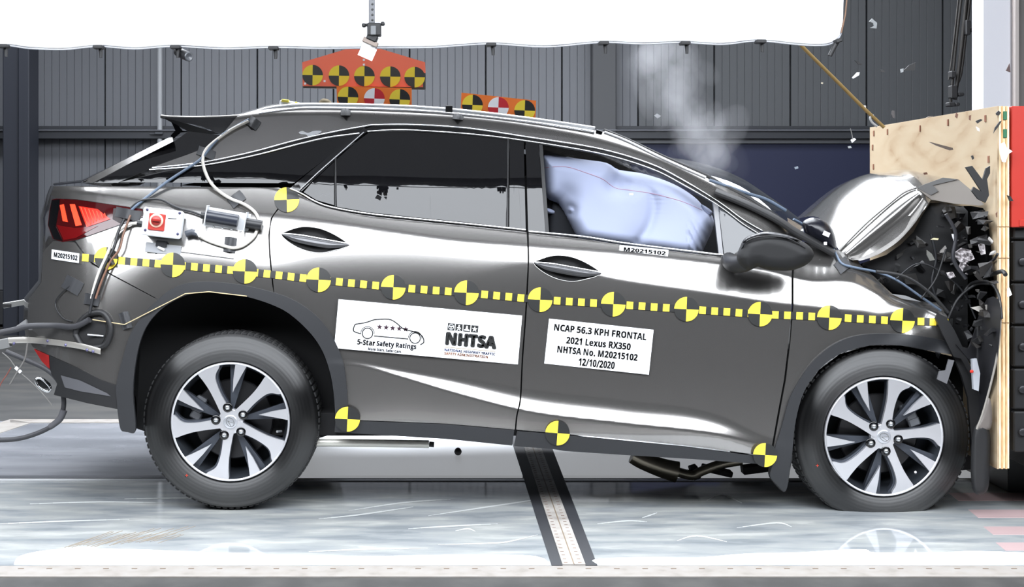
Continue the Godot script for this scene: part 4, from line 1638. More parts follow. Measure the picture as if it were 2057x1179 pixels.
func lamps_and_handles() -> void:
	# tail lamp
	var lamp := Node3D.new()
	lamp.name = "tail_lamp"
	C.add_child(lamp, true)
	skin("lens_cover", pl("104,401 112,399 153,401 286,420 288,435 238,452 153,482 126,486 106,480 96,452 99,425"), mat(58, 10, 12, 0.06), 0.002, lamp)
	var lit := glow(255, 66, 40, 0.75)
	lit.roughness = 0.2
	skin("light_strip", pl("120,412 128,410 136,446 126,444"), lit, 0.005, lamp, 0.006)
	skin("light_strip", pl("140,410 150,410 164,452 152,454"), lit, 0.005, lamp, 0.006)
	skin("lens_block", pl("158,414 196,420 221,440 174,456"), mat(236, 40, 24, 0.15), 0.005, lamp, 0.006)
	for k in 7:
		strip("lens_rib", "%d,%d %d,%d" % [162 + k * 8, 416 + k * 2, 176 + k * 6, 453 - k * 3], 0.0018, mat(255, 90, 60, 0.2), 0.006, lamp, false)
	skin("lamp_frame", pl("104,402 120,400 118,420 112,455 126,484 108,480 97,452 100,426"), M.gloss, 0.004, lamp)
	skin("lower_lens", pl("114,452 150,458 196,454 152,478 128,482"), mat(90, 12, 14, 0.1), 0.004, lamp)
	skin("lens_tip", pl("228,418 286,424 287,433 240,448 226,440"), mat(26, 12, 15, 0.5), 0.004, lamp)
	# handles
	for s in [[0.0, 0.0], [-507.0, -57.5]]:
		var h := Node3D.new()
		h.name = "door_handle"
		C.add_child(h, true)
		var o := Vector2(s[0], s[1])
		var leaf := handle_leaf(o)
		var cup := func(x: float, y: float) -> float:
			var q := Vector2(x, y)
			if not Geometry2D.is_point_in_polygon(q, leaf):
				return zb(x, y) + 0.002
			var k := minf(edge_dist(leaf, q) / 20.0, 1.0)
			return zb(x, y) + 0.002 - 0.036 * k * (2.0 - k)
		var b := MB.new()
		panel(b, leaf, cup, 4.0, 3.0, 0.0)
		part(h, "handle_cup", b, mat(62, 62, 62, 0.25, 0.6))
		var rim := []
		for p in leaf:
			rim.append(P(p.x, p.y, zb(p.x, p.y) + 0.002))
		rim.append(rim[0])
		b = MB.new()
		b.tube(rim, 0.0014, 6)
		part(h, "cup_rim", b, mat(210, 208, 206, 0.2, 0.9))
		var bar := PackedVector2Array()
		for p in sm(pl("1074,527 1110,530 1150,537 1205,547 1200,553 1170,556 1130,550 1100,543 1085,536"), true, 3):
			bar.append(p + o)
		var bz := func(x: float, y: float) -> float:
			var q := Vector2(x, y)
			var k := minf(edge_dist(bar, q) / 6.0, 1.0) if Geometry2D.is_point_in_polygon(q, bar) else 0.0
			return zb(x, y) + 0.004 + 0.012 * k * (2.0 - k)
		b = MB.new()
		panel(b, bar, bz, 4.0, 2.0, 0.02)
		part(h, "handle_bar", b, mat(80, 80, 82, 0.3, 0.6))
		b = MB.new()
		var top := []
		for p in sm(pl("1074,527 1110,530 1150,537 1205,547")):
			top.append(P(p.x + o.x, p.y + o.y, zb(p.x + o.x, p.y + o.y) + 0.009))
		b.tube(top, 0.004, 8)
		part(h, "bright_edge", b, M.chrome)
	# fuel flap seams and small body seams are gaps in the skin; the seam across the rear quarter
	skin("body_seam", pl("292,498 300,497 470,519 469,521"), mat(60, 60, 60, 0.6), 0.0008, null, 0.0)


func mirror() -> void:
	var m := Node3D.new()
	m.name = "door_mirror"
	C.add_child(m, true)
	var poly := sm(pl("1480,520 1488,492 1497,478 1515,470 1542,465 1582,472 1614,486 1630,499 1635,512 1628,525 1610,537 1582,544 1542,542 1522,536 1500,542"), true, 4)
	var b := MB.new()
	pillow(b, poly, 0.13, 0.075, 26.0, 5.0)
	part(m, "mirror_housing", b, mat(12, 12, 14, 0.7))
	b = MB.new()
	pillow(b, sm(pl("1493,488 1497,479 1515,471 1542,466 1582,473 1610,485 1580,480 1540,474 1515,478"), true, 3), 0.17, 0.03, 5.0, 3.0)
	part(m, "mirror_cap", b, mat(40, 40, 43, 0.4))
	b = MB.new()
	b.tube(sm3([P(1464, 522, zb(1464, 522)), P(1472, 530, 0.02), P(1490, 530, 0.08), P(1510, 520, 0.12)], 4), 0.034, 14, 0.04)
	part(m, "mirror_arm", b, mat(22, 22, 25, 0.5))
	b = MB.new()
	b.tube(sm3([P(1488, 505, 0.16), P(1500, 485, 0.2), P(1530, 475, 0.21), P(1580, 478, 0.2), P(1618, 498, 0.19)], 5), 0.003, 6)
	part(m, "housing_seam", b, M.gloss)


func shard(b: MB, at: Vector3, size: float, squash := Vector3(1, 1, 1)) -> void:
	# an angular broken piece: a box with each corner pushed about
	var p := []
	var turn := Basis.from_euler(Vector3(rng.randf_range(-PI, PI), rng.randf_range(-PI, PI), rng.randf_range(-PI, PI)))
	for x in [-1, 1]:
		for y in [-1, 1]:
			for z in [-1, 1]:
				p.append(at + turn * (Vector3(x * rng.randf_range(0.3, 1.0), y * rng.randf_range(0.3, 1.0), z * rng.randf_range(0.3, 1.0)) * squash * size))
	for f in [[0, 1, 3, 2], [4, 5, 7, 6], [0, 1, 5, 4], [2, 3, 7, 6], [0, 2, 6, 4], [1, 3, 7, 5]]:
		var mid: Vector3 = (p[f[0]] + p[f[1]] + p[f[2]] + p[f[3]]) * 0.25
		b.quad(p[f[0]], p[f[1]], p[f[2]], p[f[3]], mid - at)


func nose() -> void:
	# bonnet: sheet from the far edge to the near edge, kinked at the fold
	var bon := Node3D.new()
	bon.name = "bonnet"
	C.add_child(bon, true)
	# stations from windscreen to fold; at each: far edge, crown, ridge, near edge as pixel and depth
	var st := [
		[[1598, 440, -1.68], [1646, 438, -0.72], [1686, 503, -0.3], [1712, 523, -0.16]],
		[[1640, 404, -1.68], [1674, 404, -0.7], [1712, 478, -0.3], [1751, 517, -0.15]],
		[[1676, 377, -1.68], [1706, 377, -0.7], [1739, 449, -0.3], [1795, 492, -0.15]],
		[[1712, 360, -1.66], [1738, 358, -0.7], [1770, 424, -0.3], [1831, 455, -0.16]],
		[[1745, 351, -1.64], [1770, 349, -0.7], [1800, 398, -0.3], [1858, 419, -0.2]],
		[[1775, 352, -1.6], [1802, 347, -0.7], [1840, 378, -0.32], [1871, 400, -0.26]],
	]
	var rows := []
	for s in st:
		var q := []
		for p in s:
			q.append(P(p[0], p[1], p[2]))
		rows.append(sm3(q, 5))
	var fine := []
	var cols: int = rows[0].size()
	var tr := []
	for k in cols:
		var line := []
		for r in rows:
			line.append(r[k])
		tr.append(sm3(line, 4))
	for i in tr[0].size():
		var r := []
		for k in cols:
			r.append(tr[k][i])
		fine.append(r)
	var b := MB.new()
	grid(b, fine, Vector3.UP)
	part(bon, "bonnet_panel", b, M.paint)
	# folded nose of the bonnet, falling towards the barrier
	var f2 := []
	var last: Array = fine[fine.size() - 1]
	var endp := [[1786, 351, -1.34], [1850, 351, -0.8], [1886, 358, -0.58], [1920, 404, -0.33]]
	var q2 := []
	for p in endp:
		q2.append(P(p[0], p[1], p[2]))
	var tip: Array = sm3(q2, 5)
	for j in 7:
		var r := []
		for k in cols:
			r.append(last[k].lerp(tip[k], j / 6.0) + Vector3(0, 0.02 * sin(PI * j / 6.0), 0))
		f2.append(r)
	b = MB.new()
	grid(b, f2, Vector3.UP)
	part(bon, "folded_tip", b, M.paint)
	b = MB.new()
	panel(b, pl("1842,378 1858,371 1894,358 1926,361 1950,381 1977,411 1968,413 1917,409 1871,401"), func(x: float, y: float) -> float: return lerpf(-0.3, -0.02, clampf((x - 1842.0) / 135.0, 0.0, 1.0)) + 0.0008 * (y - 380.0), 8, 4, 0.012)
	part(bon, "folded_flank", b, mat(88, 82, 76, 0.5, 0.2))
	b = MB.new()
	panel(b, pl("1842,377 1858,370 1894,357 1926,360 1900,366 1874,372 1885,384 1870,392"), func(x: float, y: float) -> float: return lerpf(-0.3, -0.02, clampf((x - 1842.0) / 135.0, 0.0, 1.0)) + 0.0008 * (y - 380.0) + 0.004, 8, 4, 0.004)
	part(bon, "dark_crease", b, mat(44, 43, 42, 0.4, 0.3))
	# second ridge flank: a long bent wedge beneath the ridge
	b = MB.new()
	var up := sm(pl("1686,503 1740,450 1790,406 1818,386 1838,379"))
	var dn := sm(pl("1727,524 1762,512 1805,484 1840,445 1862,408"))
	var gr := []
	for i in up.size():
		var r := []
		for k in 9:
			var s := k / 8.0
			var p := up[i].lerp(dn[i], s)
			r.append(P(p.x, p.y, -0.26 + 0.13 * s + 0.03 * sin(PI * s * 2.0)))
		gr.append(r)
	grid(b, gr, Vector3(0, 0.3, 1))
	part(bon, "bonnet_flank", b, M.paint)
	b = MB.new()
	b.tube(sm3(path3("1686,503 1739,449 1790,406 1816,386 1840,377", -0.245), 4), 0.006, 8)
	part(bon, "ridge", b, M.paint)
	# cowl and the black scuttle between windscreen and bonnet
	b = MB.new()
	pillow(b, sm(pl("1612,452 1617,442 1634,437 1655,443 1672,460 1680,488 1678,503 1655,495 1625,478"), true, 3), -0.24, 0.06, 26.0, 5.0)
	part(C, "scuttle", b, mat(14, 15, 24, 0.3))
	b = MB.new()
	b.box(P(1660, 470, -0.175), Vector3(0.03, 0.02, 0.004), Basis(Vector3.BACK, -0.4))
	b.box(P(1658, 489, -0.18), Vector3(0.014, 0.014, 0.004))
	part(C, "paper_tag", b, M.white)
	b = MB.new()
	var cow := sm(pl("1440,378 1500,402 1560,432 1600,458 1640,480 1680,503"))
	var cg := []
	for p in cow:
		cg.append([P(p.x, p.y, -0.2), P(p.x - 4, p.y + 6, -0.13), P(p.x - 6, p.y + 14, -0.15)])
	grid(b, cg, Vector3(0, 1, 1))
	part(C, "cowl_strip", b, M.black)
	# engine bay laid open: a dark core, broken pieces, hoses and wires
	b = MB.new()
	pillow(b, sm(pl("1728,530 1780,512 1835,466 1868,408 1920,414 1975,418 1988,470 1996,560 2000,640 1996,700 1975,740 1940,720 1915,680 1890,625 1850,612 1790,592 1745,552"), true, 2), -0.3, 0.08, 60.0, 8.0)
	for i in b.v.size():
		var v := b.v[i]
		var px := CX + v.x * F / (D - v.z)
		var py := CY - (v.y - H) * F / (D - v.z)
		b.v[i] = P(px, py, zx(px, v.z))
	part(C, "engine_core", b, M.dark)
	var darks := [mat(20, 20, 22, 0.5), mat(14, 14, 16, 0.6), mat(28, 28, 30, 0.45), mat(40, 39, 38, 0.5), mat(26, 22, 20, 0.6)]
	var lo := pl("1745,552 1800,500 1850,450 1880,415 1975,425 1990,480 1997,600 1990,690 1950,700 1910,640 1860,608 1800,590")
	var made := 0
	while made < 70:
		var p := Vector2(rng.randf_range(1745, 2000), rng.randf_range(412, 700))
		if not Geometry2D.is_point_in_polygon(p, lo):
			continue
		b = MB.new()
		shard(b, P(p.x, p.y, zx(p.x + 16.0, rng.randf_range(-0.26, -0.16))), rng.randf_range(0.016, 0.042), Vector3(1, rng.randf_range(0.25, 1.0), rng.randf_range(0.15, 0.6)))
		part(C, ["broken_bracket", "plastic_fragment", "engine_fragment"][made % 3], b, darks[rng.randi() % 5])
		made += 1
	for i in 34:
		var p := Vector2(rng.randf_range(1880, 1998), rng.randf_range(450, 720))
		b = MB.new()
		shard(b, P(p.x, p.y, zx(p.x + 10.0, rng.randf_range(-0.2, -0.08))), rng.randf_range(0.008, 0.022), Vector3(1, 0.6, 0.4))
		part(C, "loose_fragment", b, [darks[2], darks[3], darks[0], darks[4], mat(70, 68, 66, 0.5), mat(150, 147, 144, 0.5)][rng.randi() % 6])
	for s in ["1800,560 1840,530 1880,540 1930,580 1960,640", "1870,470 1880,520 1872,570 1890,620", "1900,430 1920,470 1915,520 1940,560", "1930,600 1950,570 1985,566 2005,590 2012,640", "1905,640 1925,600 1960,572 1990,570", "1955,540 1985,552 2012,545 2020,552", "1985,530 1998,520 2004,510", "1760,545 1820,556 1870,590 1905,628", "1850,600 1880,560 1900,500"]:
		b = MB.new()
		b.tube(sm3(path3x(s, rng.randf_range(-0.16, -0.06)), 6), rng.randf_range(0.004, 0.011), 8)
		part(C, "hose", b, [M.wire_black, mat(40, 40, 44, 0.4), M.black][rng.randi() % 3])
	# crumpled pale foil and insulation
	for s in [["1915,510 1932,498 1950,502 1958,520 1940,528 1952,540 1944,552 1925,545 1930,528", 1], ["1965,482 1978,486 1980,510 1972,512 1968,498", 2], ["1902,548 1914,546 1920,556 1908,560", 3]]:
		var nf := FastNoiseLite.new()
		nf.seed = s[1]
		nf.frequency = 0.11
		var poly := pl(s[0])
		b = MB.new()
		panel(b, poly, func(x: float, y: float) -> float: return zx(x + 8.0, -0.12) + 0.02 + 0.035 * nf.get_noise_2d(x, y), 2.5, 2.5, 0.01)
		part(C, "crumpled_foil", b, mat(196, 190, 192, 0.45))
	for s in [["1877,478 1886,479 1884,482 1870,481", 214, 196, 150], ["1862,502 1872,510 1878,522 1868,524 1862,512", 92, 92, 88], ["1912,470 1920,470 1923,482 1916,484", 220, 220, 224], ["1950,618 1984,612 1985,640 1970,628", 160, 156, 150]]:
		b = MB.new()
		slab(b, pl(s[0]), zx(pl(s[0])[1].x, -0.1) + 0.03, 0.006)
		part(C, "broken_clip", b, mat(s[1], s[2], s[3], 0.4))
	# torn bumper skin, lower member, fog lamp, bracket
	b = MB.new()
	var skinp := sm(pl("1921,692 1946,700 1966,640 1985,600 2006,601 2010,635 2006,698 1997,749 1976,821 1963,860 1957,800 1957,754 1946,722"), true, 2)
	panel(b, skinp, func(x: float, y: float) -> float: return zx(x, -0.1) + 0.03 + 0.02 * sin((y - 600.0) * 0.02), 8, 8, 0.012)
	part(C, "torn_bumper", b, mat(28, 28, 31, 0.45))
	b = MB.new()
	b.tube(sm3(path3x("2007,604 2010,640 2005,700 1995,752 1976,824 1962,862", 0.17), 5), 0.005, 6)
	part(C, "torn_edge", b, mat(120, 116, 110, 0.5))
	b = MB.new()
	pillow(b, sm(pl("1984,798 1992,815 1990,862 1960,862 1972,835"), true, 3), 0.08, 0.02, 8.0, 4.0)
	part(C, "torn_flap", b, mat(96, 90, 86, 0.45))
	b = MB.new()
	pillow(b, sm(pl("1957,858 1987,858 1988,940 1984,984 1966,994 1953,980 1950,930"), true, 3), 0.06, 0.04, 10.0, 6.0)
	part(C, "lower_member", b, M.black)
	b = MB.new()
	slab(b, pl("1953,722 1962,720 1969,750 1966,786 1956,782"), 0.06, 0.02)
	part(C, "fog_lamp", b, mat(210, 214, 222, 0.15, 0.5))
	b = MB.new()
	b.box(P(1952, 746, 0.065), Vector3(0.014, 0.012, 0.01))
	part(C, "red_clip", b, mat(200, 44, 30, 0.5))
	b = MB.new()
	slab(b, pl("1883,762 1887,746 1900,744 1906,722 1917,724 1902,771"), 0.01, 0.01)
	part(C, "arch_bracket", b, mat(92, 92, 95, 0.45))
	b = MB.new()
	slab(b, pl("1790,590 1820,594 1850,606 1812,600"), zb(1800, 600) + 0.002, 0.006)
	part(C, "creased_edge", b, M.alu)
	b = MB.new()
	slab(b, sm(pl("1880,640 1900,636 1935,700 1965,790 1970,900 1955,940 1945,800 1915,715"), true, 2), -0.06, 0.02)
	part(C, "arch_liner", b, M.black)


func wheel(px: float, py: float, a0: float, front: bool) -> void:
	var z := -0.03
	var k := (D - z) / F
	var c := P(px, py, z)
	var R := 119.5 * k
	var w := Node3D.new()
	w.name = "wheel"
	C.add_child(w, true)
	var xf := Transform3D(Basis(), c)
	# tyre with sidewall rings
	var s := 177.5 * k
	var prof := [Vector2(R * 1.0, -0.03), Vector2(R * 1.015, -0.008)]
	for i in 22:
		var t := i / 21.0
		var r := lerpf(R * 1.03, s * 0.962, t)
		prof.append(Vector2(r, 0.014 * sin(PI * minf(t * 1.05 + 0.08, 1.0)) - 0.014 * t * t + (0.0011 if i % 3 == 1 else 0.0)))
	prof.append_array([Vector2(s * 0.985, -0.028), Vector2(s * 0.997, -0.05), Vector2(s, -0.09), Vector2(s, -0.17), Vector2(s * 0.99, -0.21), Vector2(s * 0.93, -0.235), Vector2(R, -0.24)])
	var b := MB.new()
	b.lathe(xf, prof, 120)
	if front:
		for i in b.v.size():
			var v := b.v[i]
			if v.y < 0.03:
				v.x += (v.x - c.x) * 0.0
				v.y = maxf(v.y, 0.001)
				b.v[i] = v
	var am := b.mesh(M.rubber)
	var arr := am.surface_get_arrays(0)
	var uv := PackedVector2Array()
	for v in b.v:
		var d := v - c
		uv.append(Vector2(Vector2(d.x, d.y).length() * 3.0 - d.z, fposmod(atan2(d.y, d.x) / TAU, 1.0)))
	arr[Mesh.ARRAY_TEX_UV] = uv
	am = ArrayMesh.new()
	am.add_surface_from_arrays(Mesh.PRIMITIVE_TRIANGLES, arr)
	am.surface_set_material(0, M.rubber)
	part_mesh(w, "tyre", am)
	# tread blocks
	b = MB.new()
	for i in 84:
		var a := TAU * i / 84.0
		for j in 3:
			var turn := Basis(Vector3.BACK, a) * Basis(Vector3.RIGHT, 0.0)
			var p: Vector3 = c + turn * Vector3(s - 0.0022, 0, -0.052 - j * 0.06)
			if front and p.y < 0.02:
				continue
			b.box(p, Vector3(0.007, s * TAU / 84.0 * 0.7, 0.046), turn, 0.002)
	var tr := part(w, "tread", b, M.tread)
	tr.set_meta("kind", "stuff")
	# barrel and lip
	b = MB.new()
	b.lathe(xf, [Vector2(R * 0.965, 0.004), Vector2(R * 0.985, 0.009), Vector2(R * 1.0, 0.006), Vector2(R * 1.004, -0.006), Vector2(R * 0.99, -0.03)], 96)
	part(w, "rim_lip", b, M.wheel_face)
	b = MB.new()
	var bar := MB.new()
	bar.lathe(xf, [Vector2(R * 0.97, 0.004), Vector2(R * 0.95, -0.02), Vector2(R * 0.9, -0.06), Vector2(R * 0.88, -0.2), Vector2(0.0, -0.21)], 64)
	for i in bar.n.size():
		bar.n[i] = -bar.n[i]
	for i in range(0, bar.v.size(), 3):
		b.t(bar.v[i], bar.v[i + 1], bar.v[i + 2], bar.n[i], bar.n[i + 1], bar.n[i + 2])
	part(w, "rim_barrel", b, mat(60, 64, 70, 0.4, 0.6))
	b = MB.new()
	b.lathe(xf, [Vector2(0.02, -0.085), Vector2(R * 0.66, -0.085), Vector2(R * 0.68, -0.09), Vector2(R * 0.68, -0.11)], 64, true)
	part(w, "brake_disc", b, mat(66, 66, 68, 0.35, 0.7))
	b = MB.new()
	var ca := deg_to_rad(150.0 if not front else 20.0)
	for i in 3:
		var p := Vector3(cos(ca + i * 0.2), sin(ca + i * 0.2), 0) * R * 0.62
		b.box(c + p + Vector3(0, 0, -0.07), Vector3(0.05, 0.04, 0.04), Basis(Vector3.BACK, ca), 0.006)
	part(w, "brake_caliper", b, mat(110, 112, 116, 0.4, 0.5))
	# spokes
	for i in 5:
		var a := deg_to_rad(a0 + 72.0 * i)
		var turn := Transform3D(Basis(Vector3.BACK, a), c)
		b = MB.new()
		var o := PackedVector2Array()
		for p in sm(pl("0.1,0.075 0.25,0.078 0.45,0.072 0.65,0.076 0.82,0.098 0.97,0.118 0.985,0 0.955,-0.25 0.9,-0.245 0.84,-0.16 0.76,-0.105 0.62,-0.078 0.45,-0.07 0.25,-0.08 0.1,-0.075"), true, 3):
			o.append(p * R)
		plate(b, o, turn * Transform3D(Basis(), Vector3(0, 0, -0.014)), 0.018)
		part(w, "spoke", b, M.wheel_face)
		# chamfered dark flank below the face
		b = MB.new()
		var o2 := PackedVector2Array()
		for p in o:
			o2.append(Vector2(p.x, p.y * 1.22 - 0.004))
		plate(b, o2, turn * Transform3D(Basis(), Vector3(0, 0, -0.05)), 0.034)
		part(w, "spoke_flank", b, M.wheel_dark)
		b = MB.new()
		var t := PackedVector2Array()
		for p in pl("0.985,0.47 0.97,0.27"):
			pass
		for q in [[28.5, 0.985], [34.0, 0.99], [40.0, 0.985], [41.0, 0.72], [40.5, 0.49], [38.0, 0.56], [32.0, 0.78]]:
			t.append(Vector2(cos(deg_to_rad(q[0])), sin(deg_to_rad(q[0]))) * R * q[1])
		plate(b, t, turn * Transform3D(Basis(), Vector3(0, 0, -0.012)), 0.016)
		part(w, "spoke_fork", b, M.wheel_face)
		b = MB.new()
		t = PackedVector2Array()
		for q in [[33.0, 0.2], [30.0, 0.5], [29.0, 0.98], [46.0, 0.96], [46.0, 0.6], [48.0, 0.2]]:
			t.append(Vector2(cos(deg_to_rad(q[0])), sin(deg_to_rad(q[0]))) * R * q[1])
		plate(b, t, turn * Transform3D(Basis(), Vector3(0, 0, -0.055)), 0.03)
		part(w, "spoke_leg", b, M.wheel_dark)
		# nut in its dark cup
		var na := deg_to_rad(a0 + 72.0 * i - 16.0)
		var nx := Transform3D(Basis(), c + Vector3(cos(na), sin(na), 0) * R * 0.245)
		b = MB.new()
		b.lathe(nx, [Vector2(R * 0.046, 0.0055), Vector2(R * 0.078, 0.0062), Vector2(R * 0.086, 0.0)], 20)
		part(w, "nut_cup", b, M.gloss)
		b = MB.new()
		b.lathe(nx, [Vector2(0.0, 0.016), Vector2(R * 0.028, 0.015), Vector2(R * 0.045, 0.009), Vector2(R * 0.046, -0.01)], 6)
		part(w, "lug_nut", b, mat(190, 192, 194, 0.2, 0.9))
	b = MB.new()
	b.lathe(xf, [Vector2(0.0, 0.001), Vector2(R * 0.2, 0.001), Vector2(R * 0.215, -0.006), Vector2(R * 0.215, -0.03)], 40)
	part(w, "hub_plate", b, M.wheel_face)
	b = MB.new()
	b.lathe(xf, [Vector2(0.0, 0.01), Vector2(R * 0.1, 0.009), Vector2(R * 0.118, 0.005), Vector2(R * 0.12, 0.0)], 36)
	part(w, "centre_cap", b, mat(190, 192, 198, 0.3, 0.7))
	b = MB.new()
	var ex := Transform3D(Basis(Vector3.BACK, deg_to_rad(-60.0 if not front else -35.0)), c + Vector3(0, 0, 0.0095))
	var el := PackedVector2Array()
	for i in 24:
		el.append(Vector2(cos(TAU * i / 24) * R * 0.082, sin(TAU * i / 24) * R * 0.062))
	ribbon(b, el, 0.0026, ex, 0.0012, true)
	ribbon(b, PackedVector2Array([Vector2(0.012, 0.012), Vector2(-0.009, -0.006), Vector2(0.018, -0.006)]), 0.0032, ex, 0.0014)
	part(w, "emblem", b, mat(236, 238, 240, 0.15, 0.9))
	b = MB.new()
	var va := deg_to_rad(-12.0 if not front else -48.0)
	b.tube([c + Vector3(cos(va) * R * 0.86, sin(va) * R * 0.86, -0.03), c + Vector3(cos(va) * R * 0.8, sin(va) * R * 0.8, 0.0)], 0.005, 8)
	part(w, "valve", b, M.alu)
	b = MB.new()
	var rd := Vector2(-88, -108) if not front else Vector2(-133, -58)
	b.box(P(px + rd.x, py - rd.y, z + 0.016), Vector3(0.012, 0.002, 0.002), Basis(), 0.0)
	b.box(P(px + rd.x, py - rd.y, z + 0.016), Vector3(0.002, 0.012, 0.002), Basis(), 0.0)
	part(w, "red_mark", b, mat(190, 60, 40, 0.6))
	# its fellow on the far side, facing the other way
	var d2 := w.duplicate()
	d2.name = "wheel"
	C.add_child(d2, true)
	var about := Vector3(c.x, 0, 0)
	d2.transform = Transform3D(Basis(), about) * Transform3D(Basis(Vector3.UP, PI), Vector3.ZERO) * Transform3D(Basis(), -about)


# ---------------------------------------------------------------- stickers, tape, instruments on the car
func marker(px: float, py: float, rpx: float, roll: float, label: String, lift := 0.003, bend := 0.0) -> void:
	var a := MB.new()
	var b := MB.new()
	var t := thing("target_marker", label, "target marker", P(px, py, zb(px, py) + lift), "round target markers on the car")
	for i in 4:
		var o := PackedVector2Array()
		for p in disc(rpx, 12, PI / 2 * i + roll, PI / 2 * (i + 1) + roll):
			o.append(Vector2(px + p.x, py - p.y))
		panel(a if i % 2 == 1 else b, o, zoff(lift), 8, 8, 0.0015)
	part(t, "yellow_quarters", a, M.yellow)
	part(t, "black_quarters", b, M.ink)


func patch(px: float, py: float, w: float, h: float, deg: float, label: String, lift := 0.016) -> void:
	# a square of black fabric tape with a hump over what it holds down
	var c := cos(deg_to_rad(deg))
	var s := sin(deg_to_rad(deg))
	var o := PackedVector2Array()
	for q in [[-1, -1], [0, -1.08], [1, -1], [1.06, 0], [1, 1], [0, 0.94], [-1, 1], [-0.95, 0]]:
		var x: float = q[0] * w * 0.5
		var y: float = q[1] * h * 0.5
		o.append(Vector2(px + x * c + y * s, py - x * s + y * c))
	var b := MB.new()
	var zf := func(x: float, y: float) -> float:
		var u := (x - px) * c - (y - py) * s
		return zb(x, y) + 0.004 + (lift - 0.004) * exp(-u * u / (w * w * 0.05))
	panel(b, o, zf, 4, 4, 0.004)
	single("tape_patch", b, M.tape, label, "tape", "black tape patches on the car")


func fittings() -> void:
	# dotted measuring tape along the flank
	var path := pl("165,517 215,521 347,532 492,545 640,562 790,577 937,588 1085,602 1232,611 1379,621 1527,631 1666,637 1813,645 1914,647")
	var tp := thing("measuring_tape", "long black and yellow checkered tape strip running along the car's flank", "tape strip", P(940, 590, 0.003))
	var total := 0.0
	for i in path.size() - 1:
		total += path[i].distance_to(path[i + 1])
	var along := func(d: float) -> Vector2:
		for i in path.size() - 1:
			var l := path[i].distance_to(path[i + 1])
			if d <= l or i == path.size() - 2:
				return path[i].lerp(path[i + 1], d / l)
			d -= l
		return path[0]
	var dd := 0.0
	var yel := true
	while dd < total - 4.0:
		var l := 13.2 if yel else 11.2
		var e := minf(dd + l, total)
		var p: Vector2 = along.call(dd)
		var q: Vector2 = along.call(e)
		var n := (q - p).normalized()
		n = Vector2(-n.y, n.x) * 7.4
		var b := MB.new()
		panel(b, PackedVector2Array([p - n, q - n, q + n, p + n]), zoff(0.003), 8, 4, 0.001)
		part(tp, "yellow_square" if yel else "black_square", b, M.yellow if yel else M.ink)
		dd = e
		yel = not yel
	var where := [[347, 532, "round target marker just below the white switch box, on the checkered strip"], [492, 545, "round target marker on the strip under the small black tape square behind the rear door"], [640, 562, "round target marker on the strip above the top left of the rear door placard"], [790, 577, "round target marker on the strip above the little car drawing"], [937, 588, "round target marker on the strip above the placard's big black capitals"], [1085, 602, "round target marker on the strip at the rear edge of the front door"], [1232, 611, "round target marker on the strip above the dated white placard"], [1379, 621, "round target marker on the strip right of the dated placard, midway along the front door"], [1527, 631, "round target marker on the strip near the front door's front edge"], [1666, 638, "round target marker on the strip above the front wheel arch's rear half"], [1813, 644, "round target marker on the strip over the front wheel, last before the wreckage"], [213, 519, "round target marker at the strip's tail end, half hidden by taped cables"]]
	for m in where:
		marker(m[0], m[1], 24.6 if m[0] > 230 else 23.0, -0.05, m[2], 0.0046 if m[0] > 230 else 0.009)
	marker(576, 401, 25, 0.03, "round target marker off the strip, on the shoulder behind the rear door window")
	marker(698, 842, 25, -0.05, "round target marker on the sill end just behind the rear wheel arch", 0.02)
	marker(1120, 870, 24.5, -0.08, "round target marker on the black sill below the front door", 0.012)
	marker(1537, 914, 24, -0.06, "round target marker wrapped over the sill end before the front mud flap", 0.02)
	placards()
	instruments()


func board_xf(tl: Vector2, tr: Vector2, bl: Vector2, z: float) -> Array:
	var a := P(tl.x, tl.y, z)
	var x := P(tr.x, tr.y, z) - a
	var y := a - P(bl.x, bl.y, z)
	var bx := x.normalized()
	var by := (y - bx * y.dot(bx)).normalized()
	return [Transform3D(Basis(bx, by, Vector3(0, 0, 1)), a - by * y.length()), x.length(), y.length()]


